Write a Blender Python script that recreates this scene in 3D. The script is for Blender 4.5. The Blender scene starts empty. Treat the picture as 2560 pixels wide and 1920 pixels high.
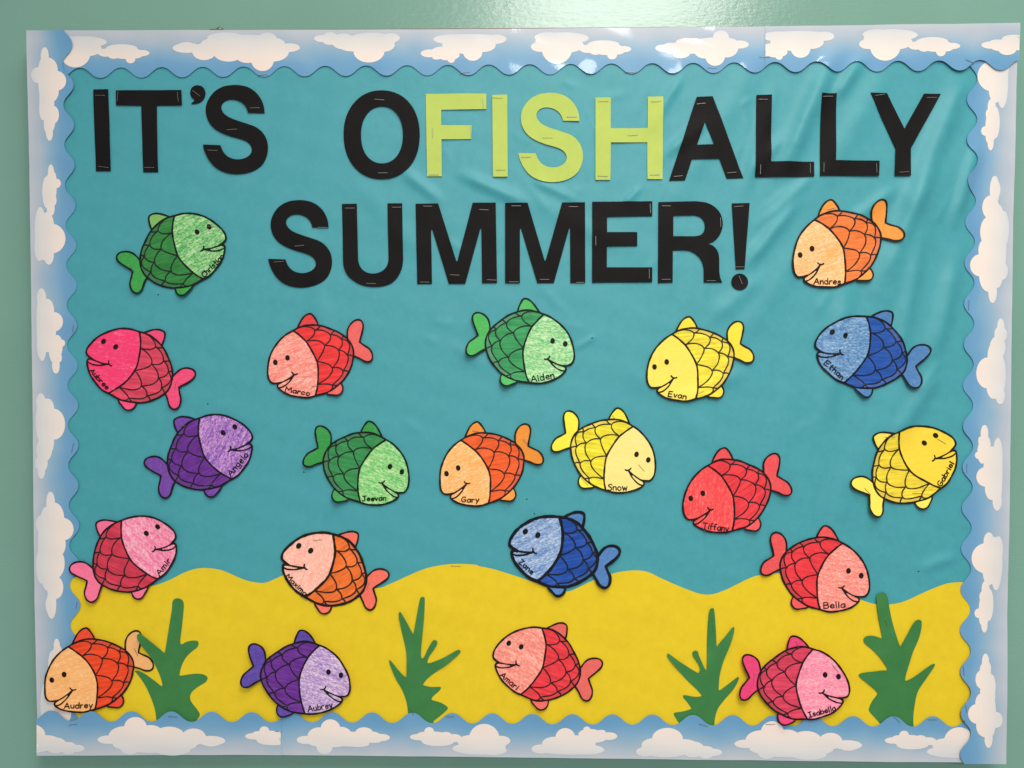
import bpy, math, random
import numpy as np
from mathutils import Vector, Matrix
from mathutils.geometry import delaunay_2d_cdt

sc = bpy.context.scene
ZC = 1.5                      # height of the board's centre above the floor
# ------------------------------------------------------------------ camera
HFOV = math.radians(62.0)
FPX = 1280.0 / math.tan(HFOV / 2)
CAM = np.array([0.01281, -1.06351, ZC + 0.04823])
def rotm(ax, ay, az):
    cx, cy, cz = math.cos(ax), math.cos(ay), math.cos(az)
    sx, sy, sz = math.sin(ax), math.sin(ay), math.sin(az)
    Rx = np.array([[1, 0, 0], [0, cx, -sx], [0, sx, cx]])
    Ry = np.array([[cy, 0, sy], [0, 1, 0], [-sy, 0, cy]])
    Rz = np.array([[cz, -sz, 0], [sz, cz, 0], [0, 0, 1]])
    return Rz @ Rx @ Ry
CR = rotm(-0.029247, -0.00064953, 0.0177413)      # columns: right, forward, up
camd = bpy.data.cameras.new('camera')
camo = bpy.data.objects.new('camera', camd)
sc.collection.objects.link(camo)
m = Matrix(((CR[0, 0], CR[0, 2], -CR[0, 1], CAM[0]),
            (CR[1, 0], CR[1, 2], -CR[1, 1], CAM[1]),
            (CR[2, 0], CR[2, 2], -CR[2, 1], CAM[2]),
            (0, 0, 0, 1)))
camo.matrix_world = m
camd.sensor_fit = 'HORIZONTAL'
camd.angle = HFOV
camd.clip_start = 0.02
camd.clip_end = 50
sc.camera = camo
# ------------------------------------------------------------------ light: the corridor's ceiling fixtures, an added fill lamp and soft bounce
w = bpy.data.worlds.new('World'); sc.world = w; w.use_nodes = True
bg = w.node_tree.nodes['Background']
bg.inputs[0].default_value = (0.93, 0.96, 1.0, 1)
bg.inputs[1].default_value = 0.35
def area(name, loc, sx, sy, power, col=(1, 0.955, 0.885), tilt=0.0):
    d = bpy.data.lights.new(name, 'AREA'); d.shape = 'RECTANGLE'; d.size = sx; d.size_y = sy
    d.energy = power; d.color = col
    o = bpy.data.objects.new(name, d); sc.collection.objects.link(o); o.location = loc
    o.rotation_euler = (tilt, 0, 0)
    return o
area('ceiling_and_fill_light', (0.29, -1.60, ZC + 1.15), 0.68, 0.9, 34)
area('ceiling_and_fill_light', (0.4, -0.78, ZC + 1.28), 1.2, 0.5, 11)
area('ceiling_and_fill_light', (0.1, -3.4, ZC + 1.15), 1.4, 0.6, 100)  # unseen fill lamp behind the camera, added to brighten the board evenly
sc.view_settings.view_transform = 'Standard'
sc.view_settings.look = 'None'
sc.view_settings.exposure = 0.0
sc.view_settings.gamma = 1.0
sc.render.engine = 'CYCLES'

# ------------------------------------------------------------------ measuring: photograph pixel -> point on the board's plane
def px2b(p, yplane=0.0):
    p = np.atleast_2d(np.asarray(p, float))
    d = CR[:, 0][None] * ((p[:, 0:1] - 1280) / FPX) + CR[:, 1][None] + CR[:, 2][None] * ((960 - p[:, 1:2]) / FPX)
    t = (yplane - CAM[1]) / d[:, 1:2]
    q = CAM[None] + d * t
    return q[:, [0, 2]]
def crop(x0, y0, s, pts):
    p = np.asarray(pts, float)
    return np.stack([x0 + p[:, 0] / s, y0 + p[:, 1] / s], 1)
S8 = 2.765; S4 = 5.53; S3 = 6.9125
C1 = (0, 0, S8); C2 = (600, 0, S8); C3 = (1200, 0, S8); C4 = (1760, 0, S8)
D1 = (600, 440, S8); D2 = (1200, 440, S8)
B3 = (0, 1320, S8); B4 = (600, 1320, S8); B5 = (1200, 1320, S8); B6 = (1760, 1320, S8)

# ------------------------------------------------------------------ relief of the backing paper (metres towards the viewer)
RIDGES = [(2230, 160, 2010, 520, 38, 0.96), (2440, 300, 2170, 820, 38, 0.96), (1880, 170, 1700, 480, 31, 0.66), (2060, 560, 1800, 900, 35, 0.60), (1300, 480, 1560, 620, 28, 0.48), (2300, 880, 2080, 1300, 38, 0.60), (900, 470, 1060, 640, 28, 0.36), (1560, 900, 1800, 1120, 31, 0.36), (2075, 150, 1955, 430, 26, 2.4), (2150, 150, 2085, 250, 18, 1.6), (2395, 220, 2250, 570, 30, 2.4),
          (2330, 420, 2190, 720, 26, 1.8), (2300, 600, 2235, 930, 22, 1.5), (1995, 500, 1860, 670, 18, 1.5),
          (1005, 425, 1105, 505, 15, 1.0), (1150, 435, 1310, 505, 16, 1.4), (1330, 450, 1440, 500, 12, .8),
          (1660, 390, 1770, 300, 15, 1.2), (1705, 190, 1610, 340, 15, .9), (1960, 340, 1880, 430, 16, 1.0),
          (2120, 690, 2060, 1060, 26, 1.3), (2340, 930, 2225, 1110, 26, 1.4), (1905, 690, 1780, 800, 24, .9),
          (2390, 640, 2330, 900, 24, 1.6), (1930, 230, 1860, 480, 18, 1.1), (2240, 470, 2120, 560, 18, 1.0),
          (1700, 1000, 1860, 930, 20, .7), (1440, 870, 1490, 840, 8, .5), (1600, 470, 1560, 510, 10, .8),
          (2440, 360, 2380, 560, 18, 1.6), (2030, 440, 1900, 560, 16, .9), (760, 560, 820, 900, 28, 0.36),
          (1250, 1473, 1340, 1447, 12, .16), (2010, 1745, 2110, 1785, 12, .16), (240, 1500, 243, 1560, 10, .12), (420, 1560, 560, 1600, 40, .25), (1000, 1500, 1160, 1540, 45, .25), (1500, 1560, 1640, 1500, 45, .25), (1850, 1560, 1980, 1620, 45, .2), (2390, 1390, 2300, 1420, 16, .7)]
def _seg(X, Z, a, b):
    ab = b - a; L2 = (ab ** 2).sum()
    t = np.clip(((X - a[0]) * ab[0] + (Z - a[1]) * ab[1]) / L2, 0, 1)
    dx = X - (a[0] + t * ab[0]); dz = Z - (a[1] + t * ab[1])
    return np.hypot(dx, dz), t
_rid = []
_rr = random.Random(11)
for _ in range(46):      # small crisp wrinkles, mostly towards the upper right
    x = 900 + 1500 * _rr.random() ** .8; y = 200 + 900 * _rr.random() ** 1.5
    ang = _rr.gauss(1.95 if x > 1500 else .6, .35); L = _rr.uniform(30, 110)
    RIDGES.append((x, y, x + L * math.cos(ang), y + L * math.sin(ang), _rr.uniform(8, 14), _rr.uniform(.12, .32)))
for (x0, y0, x1, y1, wd, am) in RIDGES:
    q = px2b([(x0, y0), (x1, y1)])
    _rid.append((q[0], q[1], wd * 0.00045, am * 0.0029))
def relief(X, Z):
    X = np.asarray(X, float); Z = np.asarray(Z, float)
    h = np.zeros_like(X)
    for a, b, wd, am in _rid:
        d, t = _seg(X, Z, a, b)
        h += am * np.exp(-(d / wd) ** 2) * np.clip(np.minimum(t, 1 - t) * 3 + 0.25, 0, 1)
    sx = np.clip((X + 0.1) / 0.6, 0.12, 1)
    h += 0.0006 * sx * (np.sin(X * 41 + 1.3 * np.sin(Z * 23)) * np.cos(Z * 17 + 2.1 * np.sin(X * 9)) + 1)
    h += 0.00025 * (np.sin(X * 87 + Z * 61) * np.sin(Z * 93 - X * 37) + 1)
    return h

# ------------------------------------------------------------------ mesh helpers
def resample(P, step, closed=True):
    P = np.asarray(P, float)
    out = []
    n = len(P)
    for i in range(n if closed else n - 1):
        a = P[i]; b = P[(i + 1) % n]
        k = max(1, int(math.ceil(np.hypot(*(b - a)) / step)))
        for j in range(k):
            out.append(a + (b - a) * (j / k))
    if not closed: out.append(P[-1])
    return np.array(out)
def smooth(P, n=5, closed=False):
    """Catmull-Rom through the points"""
    P = np.asarray(P, float); N = len(P); out = []
    for i in range(N if closed else N - 1):
        if closed: p0, p1, p2, p3 = P[(i - 1) % N], P[i], P[(i + 1) % N], P[(i + 2) % N]
        else: p0, p1, p2, p3 = P[max(i - 1, 0)], P[i], P[i + 1], P[min(i + 2, N - 1)]
        for j in range(n):
            t = j / n
            out.append(0.5 * (2 * p1 + (p2 - p0) * t + (2 * p0 - 5 * p1 + 4 * p2 - p3) * t * t + (3 * p1 - p0 - 3 * p2 + p3) * t ** 3))
    if not closed: out.append(P[-1])
    return np.array(out)
def inside(P, poly):
    x, y = P[:, 0], P[:, 1]; r = np.zeros(len(P), bool); n = len(poly)
    for i in range(n):
        x1, y1 = poly[i]; x2, y2 = poly[(i + 1) % n]
        if y1 == y2: continue
        c = ((y1 > y) != (y2 > y)) & (x < (x2 - x1) * (y - y1) / (y2 - y1) + x1)
        r ^= c
    return r
def edge_dist(P, poly):
    d = np.full(len(P), 1e9); n = len(poly)
    for i in range(n):
        a = poly[i]; b = poly[(i + 1) % n]; ab = b - a; L = (ab ** 2).sum()
        if L < 1e-18: continue
        t = np.clip(((P - a) @ ab) / L, 0, 1)
        d = np.minimum(d, np.hypot(*(P - a - t[:, None] * ab).T))
    return d
def triangulate(polys, holes=(), step=None):
    """union of polygons minus holes, with inner grid points -> verts (n,2), tris"""
    V = []; F = []
    for poly in list(polys) + list(holes):
        k = len(V); V += [tuple(p) for p in poly]; F.append(list(range(k, k + len(poly))))
    if step:
        A = np.concatenate([np.asarray(p) for p in polys]); lo = A.min(0); hi = A.max(0)
        gx = np.arange(lo[0] + step * .5, hi[0], step); gy = np.arange(lo[1] + step * .5, hi[1], step)
        G = np.array([(x + (step * .5 if j % 2 else 0), y) for j, y in enumerate(gy) for x in gx])
        if len(G):
            ok = np.zeros(len(G), bool); far = np.ones(len(G), bool)
            for p in polys: ok |= inside(G, np.asarray(p)); far &= edge_dist(G, np.asarray(p)) > step * .35
            for p in holes: ok &= ~inside(G, np.asarray(p)); far &= edge_dist(G, np.asarray(p)) > step * .35
            V += [tuple(p) for p in G[ok & far]]
    s = 1000.0
    r = delaunay_2d_cdt([Vector((a * s, b * s)) for a, b in V], [], F, 1, 1e-5)
    vv = np.array([(v.x / s, v.y / s) for v in r[0]]); tri = [tuple(f) for f in r[2]]
    T = np.array([[t[0], t[1], t[2]] for t in tri])
    c = vv[T].mean(1)
    ok = np.zeros(len(T), bool)
    for p in polys: ok |= inside(c, np.asarray(p))
    for p in holes: ok &= ~inside(c, np.asarray(p))
    return vv, T[ok]
def link(name, me, mat, parent=None, loc=None):
    o = bpy.data.objects.new(name, me); sc.collection.objects.link(o)
    if mat: me.materials.append(mat)
    if parent: o.parent = parent
    if loc is not None: o.location = loc
    return o
def sheet(name, V2, T, y, mat, parent, org, thick=0.0, uv=None):
    """V2 board-plane X,Z ; y = distance towards the viewer for each vertex"""
    y = np.broadcast_to(np.asarray(y, float), (len(V2),))
    used = np.unique(T); rm = -np.ones(len(V2), int); rm[used] = np.arange(len(used))
    V2 = V2[used]; y = y[used]; T = rm[T]
    if uv is not None: uv = np.asarray(uv)[used]
    # face towards -Y
    a, b, c = V2[T[:, 0]], V2[T[:, 1]], V2[T[:, 2]]
    ar = (b[:, 0] - a[:, 0]) * (c[:, 1] - a[:, 1]) - (b[:, 1] - a[:, 1]) * (c[:, 0] - a[:, 0])
    T = np.where((ar < 0)[:, None], T[:, ::-1], T)
    V = np.stack([V2[:, 0] - org[0], -y - org[1], V2[:, 1] - org[2]], 1)
    F = [tuple(int(i) for i in t) for t in T]
    n = len(V)
    if thick:
        cnt = {}
        for t in F:
            for i in range(3):
                e = (t[i], t[(i + 1) % 3]); cnt[e] = 1
        Vb = V.copy(); Vb[:, 1] += thick
        bd = [e for e in cnt if (e[1], e[0]) not in cnt]
        idx = {}
        extra = []
        for e in bd:
            for k in e:
                if k not in idx: idx[k] = n + len(extra) * 2; extra.append(k)
        # rim has its own vertices so that the front stays evenly shaded
        VV = []
        for k in extra: VV.append(V[k]); VV.append(Vb[k])
        V = np.concatenate([V, np.array(VV)]) if VV else V
        for i, j in bd: F.append((idx[j], idx[i], idx[i] + 1, idx[j] + 1))
        if uv is not None: uv = np.concatenate([uv, np.repeat(uv[extra], 2, 0)])
    me = bpy.data.meshes.new(name); me.from_pydata([tuple(v) for v in V], [], F)
    if uv is not None:
        L = me.uv_layers.new(name='strip'); li = np.zeros(len(me.loops), int); me.loops.foreach_get('vertex_index', li)
        L.data.foreach_set('uv', np.asarray(uv, np.float32)[li].ravel())
    me.polygons.foreach_set('use_smooth', [True] * len(me.polygons))
    me.update()
    return link(name, me, mat, parent)
def ribbons(name, lines, mat, parent, org, surf, up=0.00025, seed=0):
    """lines: list of (pts in board plane, width in m, taper). surf(P)->distance to viewer"""
    rnd = random.Random(seed); V = []; F = []
    for li, (P, wd) in enumerate(lines):
        P = np.asarray(P, float)
        keep = [0] + [i for i in range(1, len(P)) if np.hypot(*(P[i] - P[i - 1])) > 1e-6]
        P = P[keep]
        if len(P) < 2: continue
        closed = np.hypot(*(P[0] - P[-1])) < 1e-5 and len(P) > 4
        T = np.gradient(P, axis=0)
        if closed: T[0] = T[-1] = P[1] - P[-2]
        L = np.hypot(T[:, 0], T[:, 1]) + 1e-12; N = np.stack([-T[:, 1] / L, T[:, 0] / L], 1)
        s = np.concatenate([[0], np.cumsum(np.hypot(*np.diff(P, axis=0).T))])
        ph = rnd.random() * 9
        ww = wd * .5 * (1 + .10 * np.sin(s * 260 + ph) + .07 * np.sin(s * 611 + 2 * ph))
        if closed: ww[-1] = ww[0]
        h = surf(P) + up + li * 6e-6
        # rounded pen ends
        base = len(V)
        A = P + N * ww[:, None]; B = P - N * ww[:, None]
        for i in range(len(P)):
            V.append((A[i, 0] - org[0], -h[i] - org[1], A[i, 1] - org[2])); V.append((B[i, 0] - org[0], -h[i] - org[1], B[i, 1] - org[2]))
        for i in range(len(P) - 1):
            k = base + 2 * i; F.append((k, k + 2, k + 3, k + 1))
        if not closed:
            for e, sgn in ((0, -1), (len(P) - 1, 1)):
                t = T[e] / L[e] * sgn; c = len(V); k = base + 2 * e
                q = [P[e] + (N[e] * math.cos(a) + t * math.sin(a)) * ww[e] for a in (math.pi * .25, math.pi * .5, math.pi * .75)]
                for z in q: V.append((z[0] - org[0], -h[e] - org[1], z[1] - org[2]))
                F.append((k, c, c + 1, c + 2, k + 1))
    me = bpy.data.meshes.new(name); me.from_pydata(V, [], F)
    me.update()
    return link(name, me, mat, parent)
def empty(name, loc):
    o = bpy.data.objects.new(name, None); sc.collection.objects.link(o); o.location = loc; o.empty_display_size = .02
    return o
def tag(o, label=None, cat=None, group=None, kind=None):
    if label: o['label'] = label
    if cat: o['category'] = cat
    if group: o['group'] = group
    if kind: o['kind'] = kind
    return o

# ------------------------------------------------------------------ materials
def lin(c):
    return tuple((x / 255 / 12.92) if x / 255 <= .04045 else ((x / 255 + .055) / 1.055) ** 2.4 for x in c)
def col(c): return lin(c) + (1,)
class NT:
    def __init__(s, name):
        s.m = bpy.data.materials.new(name); s.m.use_nodes = True; s.t = s.m.node_tree
        s.b = s.t.nodes['Principled BSDF']
    def n(s, typ, **kw):
        x = s.t.nodes.new(typ)
        for k, v in kw.items(): setattr(x, k, v)
        return x
    def l(s, a, b): s.t.links.new(a, b)
    def coords(s, rot=0, scale=(1, 1, 1), loc=(0, 0, 0), kind='Object'):
        tc = s.n('ShaderNodeTexCoord'); mp = s.n('ShaderNodeMapping')
        mp.inputs['Rotation'].default_value = (0, rot, 0); mp.inputs['Scale'].default_value = scale; mp.inputs['Location'].default_value = loc
        # scale after rotation: two mappings
        m2 = s.n('ShaderNodeMapping'); mp.inputs['Scale'].default_value = (1, 1, 1); m2.inputs['Scale'].default_value = scale
        s.l(tc.outputs[kind], mp.inputs['Vector']); s.l(mp.outputs[0], m2.inputs['Vector'])
        return m2.outputs[0]
    def noise(s, vec, scale, detail=2, rough=.5):
        x = s.n('ShaderNodeTexNoise'); x.inputs['Scale'].default_value = scale; x.inputs['Detail'].default_value = detail; x.inputs['Roughness'].default_value = rough
        s.l(vec, x.inputs['Vector']); return x.outputs['Fac']
    def ramp(s, fac, stops, interp='LINEAR'):
        x = s.n('ShaderNodeValToRGB'); x.color_ramp.interpolation = interp; el = x.color_ramp.elements
        while len(el) < len(stops): el.new(.5)
        for e, (p, c) in zip(el, stops): e.position = p; e.color = c
        s.l(fac, x.inputs['Fac']); return x.outputs['Color']
    def mix(s, fac, a, b, typ='MIX'):
        x = s.n('ShaderNodeMix', data_type='RGBA', blend_type=typ)
        for inp, v in ((x.inputs[0], fac), (x.inputs[6], a), (x.inputs[7], b)):
            if hasattr(v, 'links') or hasattr(v, 'is_output'): s.l(v, inp)
            else: inp.default_value = v
        return x.outputs[2]
    def bump(s, h, strength, dist=.001):
        x = s.n('ShaderNodeBump'); x.inputs['Strength'].default_value = strength; x.inputs['Distance'].default_value = dist
        s.l(h, x.inputs['Height']); s.l(x.outputs[0], s.b.inputs['Normal'])
    def done(s, color=None, rough=.8, spec=.3):
        if color is not None:
            if isinstance(color, tuple): s.b.inputs['Base Color'].default_value = color
            else: s.l(color, s.b.inputs['Base Color'])
        s.b.inputs['Roughness'].default_value = rough; s.b.inputs['Specular IOR Level'].default_value = spec
        return s.m
def paper(name, c, var=.08, scale=60, rough=.85, spec=.2, fibre=.25):
    s = NT(name); v = s.coords()
    a = tuple(x * (1 - var) for x in lin(c)) + (1,); b = tuple(min(1, x * (1 + var)) for x in lin(c)) + (1,)
    cl = s.ramp(s.noise(v, scale, 6, .68), [(.3, a), (.7, b)])
    f = s.noise(v, 900, 3, .6)
    cl = s.mix(.12, cl, s.ramp(f, [(.35, a), (.65, b)]), 'MIX')
    s.bump(f, fibre, .0002)
    return s.done(cl, rough, spec)
def crayon(name, dark, light, rot, seed, bias=.5, grain=1.0, hard=.115):
    s = NT(name)
    loc = (seed * .37, seed * .11, seed * .23)
    v = s.coords(rot, (.42, .5, 1), loc)
    g = s.noise(v, 620 * grain, 4, .78)
    v2 = s.coords(rot + .1, (.16, .5, 1), loc)
    big = s.noise(v2, 300, 4, .62)
    x = s.n('ShaderNodeMath', operation='MULTIPLY_ADD'); s.l(big, x.inputs[0]); x.inputs[1].default_value = .48; s.l(g, x.inputs[2])
    p = .74 - (bias - .5) * .5
    mid = tuple((a + b) / 2 for a, b in zip(lin(dark), lin(light))) + (1,)
    wht = tuple(a * .5 + b * .5 for a, b in zip(lin(light), lin((250, 238, 222)))) + (1,)
    cl = s.ramp(x.outputs[0], [(p - hard, col(dark)), (p, mid), (p + hard * .8, col(light)), (min(1, p + hard * 1.9), wht)])
    s.bump(g, .25, .0002)
    return s.done(cl, .62, .3)
def marker(name, c, rot, seed, var=.2):
    s = NT(name); loc = (seed * .31, seed * .17, seed * .41)
    v = s.coords(rot, (.06, .3, 1), loc)
    a = tuple(x * (1 - var) for x in lin(c)) + (1,); b = tuple(min(1, x * (1 + var) + .015) for x in lin(c)) + (1,)
    cl = s.ramp(s.noise(v, 360, 3, .65), [(.36, a), (.5, col(c)), (.64, b)])
    v2 = s.coords(0, (1, 1, 1), loc)
    cl = s.mix(.25, cl, s.ramp(s.noise(v2, 110, 3), [(.35, a), (.65, b)]))
    return s.done(cl, .6, .3)
def flat(name, c, rough=.6, spec=.3, metal=0):
    s = NT(name); s.b.inputs['Metallic'].default_value = metal
    v = s.coords(); k = lin(c)
    cl = s.ramp(s.noise(v, 300, 3), [(.3, tuple(x * .85 for x in k) + (1,)), (.7, tuple(min(1, x * 1.15) for x in k) + (1,))])
    return s.done(cl, rough, spec)

M = {}
# painted wall: semi-gloss green with roller and brush texture
s = NT('wall_paint'); v = s.coords(0, (1, 1, 1))
M['wall'] = s
cl = s.ramp(s.noise(v, 2.2, 4, .6), [(.3, col((116, 159, 143))), (.7, col((125, 169, 153)))])
vb = s.coords(0, (.22, 1, 1)); brush = s.noise(vb, 330, 3, .6); peel = s.noise(v, 150, 2, .5)
add = s.n('ShaderNodeMath', operation='ADD'); s.l(brush, add.inputs[0]); s.l(peel, add.inputs[1])
s.bump(add.outputs[0], .16, .0010)
M['wall'] = s.done(cl, .21, .6)
M['teal'] = paper('teal_paper', (66, 154, 163), .06, 90, .52, .4, .35)
M['sand'] = paper('yellow_paper', (226, 196, 38), .05, 75, .8, .2, .35)
M['black'] = paper('black_card', (15, 12, 12), .25, 130, .65, .16, .5)
M['lime'] = paper('lime_card', (184, 202, 98), .04, 120, .75, .25, .4)
M['green'] = paper('green_paper', (58, 122, 64), .10, 45, .5, .35, .4)
M['panel'] = flat('board_edge', (138, 112, 98), .6)
s = NT('staple_steel'); s.b.inputs['Metallic'].default_value = .85
M['staple'] = s.done(col((140, 136, 130)), .5, .5)
M['brass'] = flat('hook_metal', (150, 130, 110), .3, .5, 1)
# printed border trim: sky gradient across the strip (v), laminated
def strip_mat(name, stops, mott, rough=.42):
    s = NT(name); uv = s.n('ShaderNodeUVMap'); uv.uv_map = 'strip'
    sp = s.n('ShaderNodeSeparateXYZ'); s.l(uv.outputs[0], sp.inputs[0])
    nz = s.n('ShaderNodeTexNoise'); nz.inputs['Scale'].default_value = 1.1; nz.inputs['Detail'].default_value = 1
    s.l(uv.outputs[0], nz.inputs['Vector'])
    ad = s.n('ShaderNodeMath', operation='MULTIPLY_ADD'); s.l(nz.outputs['Fac'], ad.inputs[0]); ad.inputs[1].default_value = mott; s.l(sp.outputs[1], ad.inputs[2])
    sub = s.n('ShaderNodeMath', operation='SUBTRACT'); s.l(ad.outputs[0], sub.inputs[0]); sub.inputs[1].default_value = mott * .5
    cl = s.ramp(sub.outputs[0], stops)
    v = s.coords(); s.bump(s.noise(v, 25, 2), .10, .002)
    s.b.inputs['Coat Weight'].default_value = .6; s.b.inputs['Coat Roughness'].default_value = .06
    return s.done(cl, rough, .3)
M['sky_strip'] = strip_mat('sky_border_print', [(0, col((100, 153, 192))), (.22, col((110, 160, 195))), (.5, col((140, 174, 197))), (.78, col((174, 186, 198))), (1, col((190, 195, 202)))], .4)
M['cloud'] = strip_mat('cloud_print', [(0, col((243, 224, 212))), (.35, col((238, 223, 213))), (.7, col((221, 217, 213))), (1, col((203, 207, 212)))], .12)

ORG0 = (0, 0, ZC)
# ------------------------------------------------------------------ the wall
def box_bm(name, lo, hi, mat, parent=None, bevel=0):
    import bmesh
    bm = bmesh.new(); bmesh.ops.create_cube(bm, size=1)
    for v in bm.verts:
        v.co = Vector([lo[i] + (v.co[i] + .5) * (hi[i] - lo[i]) for i in range(3)])
    if bevel: bmesh.ops.bevel(bm, geom=bm.edges[:], offset=bevel, segments=2, affect='EDGES')
    me = bpy.data.meshes.new(name); bm.to_mesh(me); bm.free()
    return link(name, me, mat, parent)
WALLY = 0.034
wall = box_bm('wall', (-4.5, WALLY, 0.0), (4.5, WALLY + .1, 2.62), M['wall'])
tag(wall, 'pale green painted wall with a glossy patch above the board', 'wall', kind='structure')

# ------------------------------------------------------------------ the bulletin board: panel, wooden edge, teal paper
cor = px2b([(70.5, 79.5), (2543, 62.2), (2507.9, 1904.8), (96.6, 1884.9)])
bx0, bx1 = -0.6075, 0.6075; bz0, bz1 = ZC - .4535, ZC + .4565
board = empty('bulletin_board', (0, WALLY, ZC))
tag(board, 'large bulletin board covered with teal paper on the green wall', 'bulletin board')
def bpart(name, lo, hi, mat, bev=.001):
    o = box_bm(name, [lo[0] - 0, lo[1] - WALLY, lo[2] - ZC], [hi[0], hi[1] - WALLY, hi[2] - ZC], mat, board, bev); return o
bpart('panel', (bx0 + .012, 0.004, bz0 + .012), (bx1 - .012, WALLY - .0005, bz1 - .012), M['panel'])
bpart('frame_rail', (bx0, 0.002, bz1 - .012), (bx1, WALLY - .001, bz1 + .0012), M['panel'])
bpart('frame_rail', (bx0, 0.002, bz0), (bx1, WALLY - .001, bz0 + .012), M['panel'])
bpart('frame_rail', (bx0, 0.0025, bz0 + .012), (bx0 + .012, WALLY - .001, bz1 - .012), M['panel'])
bpart('frame_rail', (bx1 - .012, 0.0025, bz0 + .012), (bx1, WALLY - .001, bz1 - .012), M['panel'])
# teal paper
nx, nz = 420, 315
gx = np.linspace(bx0 + .006, bx1 - .006, nx); gz = np.linspace(bz0 + .006, bz1 - .006, nz)
GX, GZ = np.meshgrid(gx, gz)
H = relief(GX.ravel(), GZ.ravel())
me = bpy.data.meshes.new('backing_paper')
V = np.stack([GX.ravel(), -H - WALLY, GZ.ravel() - ZC], 1)
F = [(j * nx + i, j * nx + i + 1, (j + 1) * nx + i + 1, (j + 1) * nx + i) for j in range(nz - 1) for i in range(nx - 1)]
me.from_pydata([tuple(v) for v in V], [], F); me.polygons.foreach_set('use_smooth', [True] * len(F)); me.update()
tp = link('backing_paper', me, M['teal'], board)
tp['label'] = 'wrinkled teal backing paper'

# old staple holes in the paper
M['hole'] = flat('hole_shade', (18, 40, 42), .9)
for hp_ in ((1317, 1248), (1336, 1284.5), (396, 737), (2295, 1428), (1240, 690), (1480, 845), (760, 1180), (520, 1010)):
    e_ = np.linspace(0, 6.283, 9)[:-1]; q_ = px2b([hp_])[0]
    V2 = np.stack([q_[0] + .0011 * np.cos(e_), q_[1] + .0008 * np.sin(e_)], 1); V2 = np.concatenate([V2, [q_]])
    sheet('staple_hole', V2, np.array([(i, (i + 1) % 8, 8) for i in range(8)]), relief(V2[:, 0], V2[:, 1]) + .00025, M['hole'], board, (0, WALLY, ZC))
# ------------------------------------------------------------------ staples
def staple_mesh():
    L = .0127; r = .0002
    V = []; F = []
    # U-shaped wire: square section swept along leg, crown, leg
    path = [(-L / 2, .0012), (-L / 2, 0), (-L / 2 + .0004, -.00022), (L / 2 - .0004, -.00022), (L / 2, 0), (L / 2, .0012)]
    for k, (x, y) in enumerate(path):
        if k in (0, 5): ax = (1, 0)
        elif k in (2, 3): ax = (0, 1)
        else: ax = (.7, .7) if k == 1 else (-.7, .7)
        for a, b in ((-1, -1), (1, -1), (1, 1), (-1, 1)):
            V.append((x + ax[0] * a * r, y + ax[1] * a * r, b * r))
    for k in range(5):
        for i in range(4):
            p = 4 * k + i; q = 4 * k + (i + 1) % 4
            F.append((p, q, q + 4, p + 4))
    F += [(3, 2, 1, 0), (20, 21, 22, 23)]
    me = bpy.data.meshes.new('staple'); me.from_pydata(V, [], F); me.update(); me.materials.append(M['staple'])
    return me
STM = staple_mesh()
def staple(parent, org, a, b, surf, up=.0002):
    q = px2b([a, b]); c = q.mean(0); d = q[1] - q[0]
    o = bpy.data.objects.new('staple', STM); sc.collection.objects.link(o); o.parent = parent
    h = float(np.max(surf(np.array([q[0], c, q[1]]))))
    o.location = (c[0] - org[0], -(h + up) - org[1], c[1] - org[2])
    ang = math.atan2(d[1], d[0]); o.rotation_euler = (0, -ang, 0)
    L = np.hypot(*d); o.scale = (max(.7, min(1.15, L / .0127)), 1, 1)
    return o

# ------------------------------------------------------------------ yellow sand
sandtop = np.concatenate([
    [(150, 1462), (185, 1444), (215, 1437), (260, 1448), (320, 1466), (374, 1464)],
    crop(*B3, [(1090, 390), (1180, 355), (1280, 305), (1380, 277), (1480, 280), (1560, 300), (1660, 345), (1740, 370), (1830, 378), (1900, 352), (1960, 325)]),
    [(760, 1417), (820, 1425), (890, 1455)],
    crop(*B4, [(940, 415), (1050, 380), (1160, 330), (1280, 280), (1400, 255), (1500, 247), (1620, 252)]),
    crop(*B5, [(0, 264), (100, 285), (230, 325), (350, 365), (440, 395), (520, 425), (580, 438), (630, 432), (700, 400), (780, 362), (900, 318), (1000, 297), (1080, 292), (1160, 303), (1250, 345), (1350, 390), (1450, 430), (1530, 455)]),
    crop(*B6, [(60, 456), (150, 425), (230, 385), (330, 338), (430, 315), (500, 310), (620, 330), (780, 385), (950, 450), (1090, 497), (1180, 525), (1280, 527), (1380, 505), (1480, 460), (1580, 415), (1680, 380), (1780, 372), (1900, 372)])])
st = smooth(sandtop, 4)
poly = np.concatenate([st, [(st[-1][0], 1870), (150, 1870)]])
pb = resample(px2b(poly), .006)
V2, T = triangulate([pb], (), .008)
sorg = (0.0, 0.0, float(ZC - .36))
sand = empty('yellow_paper_dune', sorg)
tag(sand, 'yellow paper cut into wavy sand dunes along the bottom of the board', 'paper dune')
sh = lambda P: relief(P[:, 0], P[:, 1]) + .0007
sheet('dune_sheet', V2, T, sh(V2), M['sand'], sand, sorg, .00035)
staple(sand, sorg, crop(*B4, [(1458, 260)])[0], crop(*B4, [(1525, 263)])[0], sh)

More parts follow.
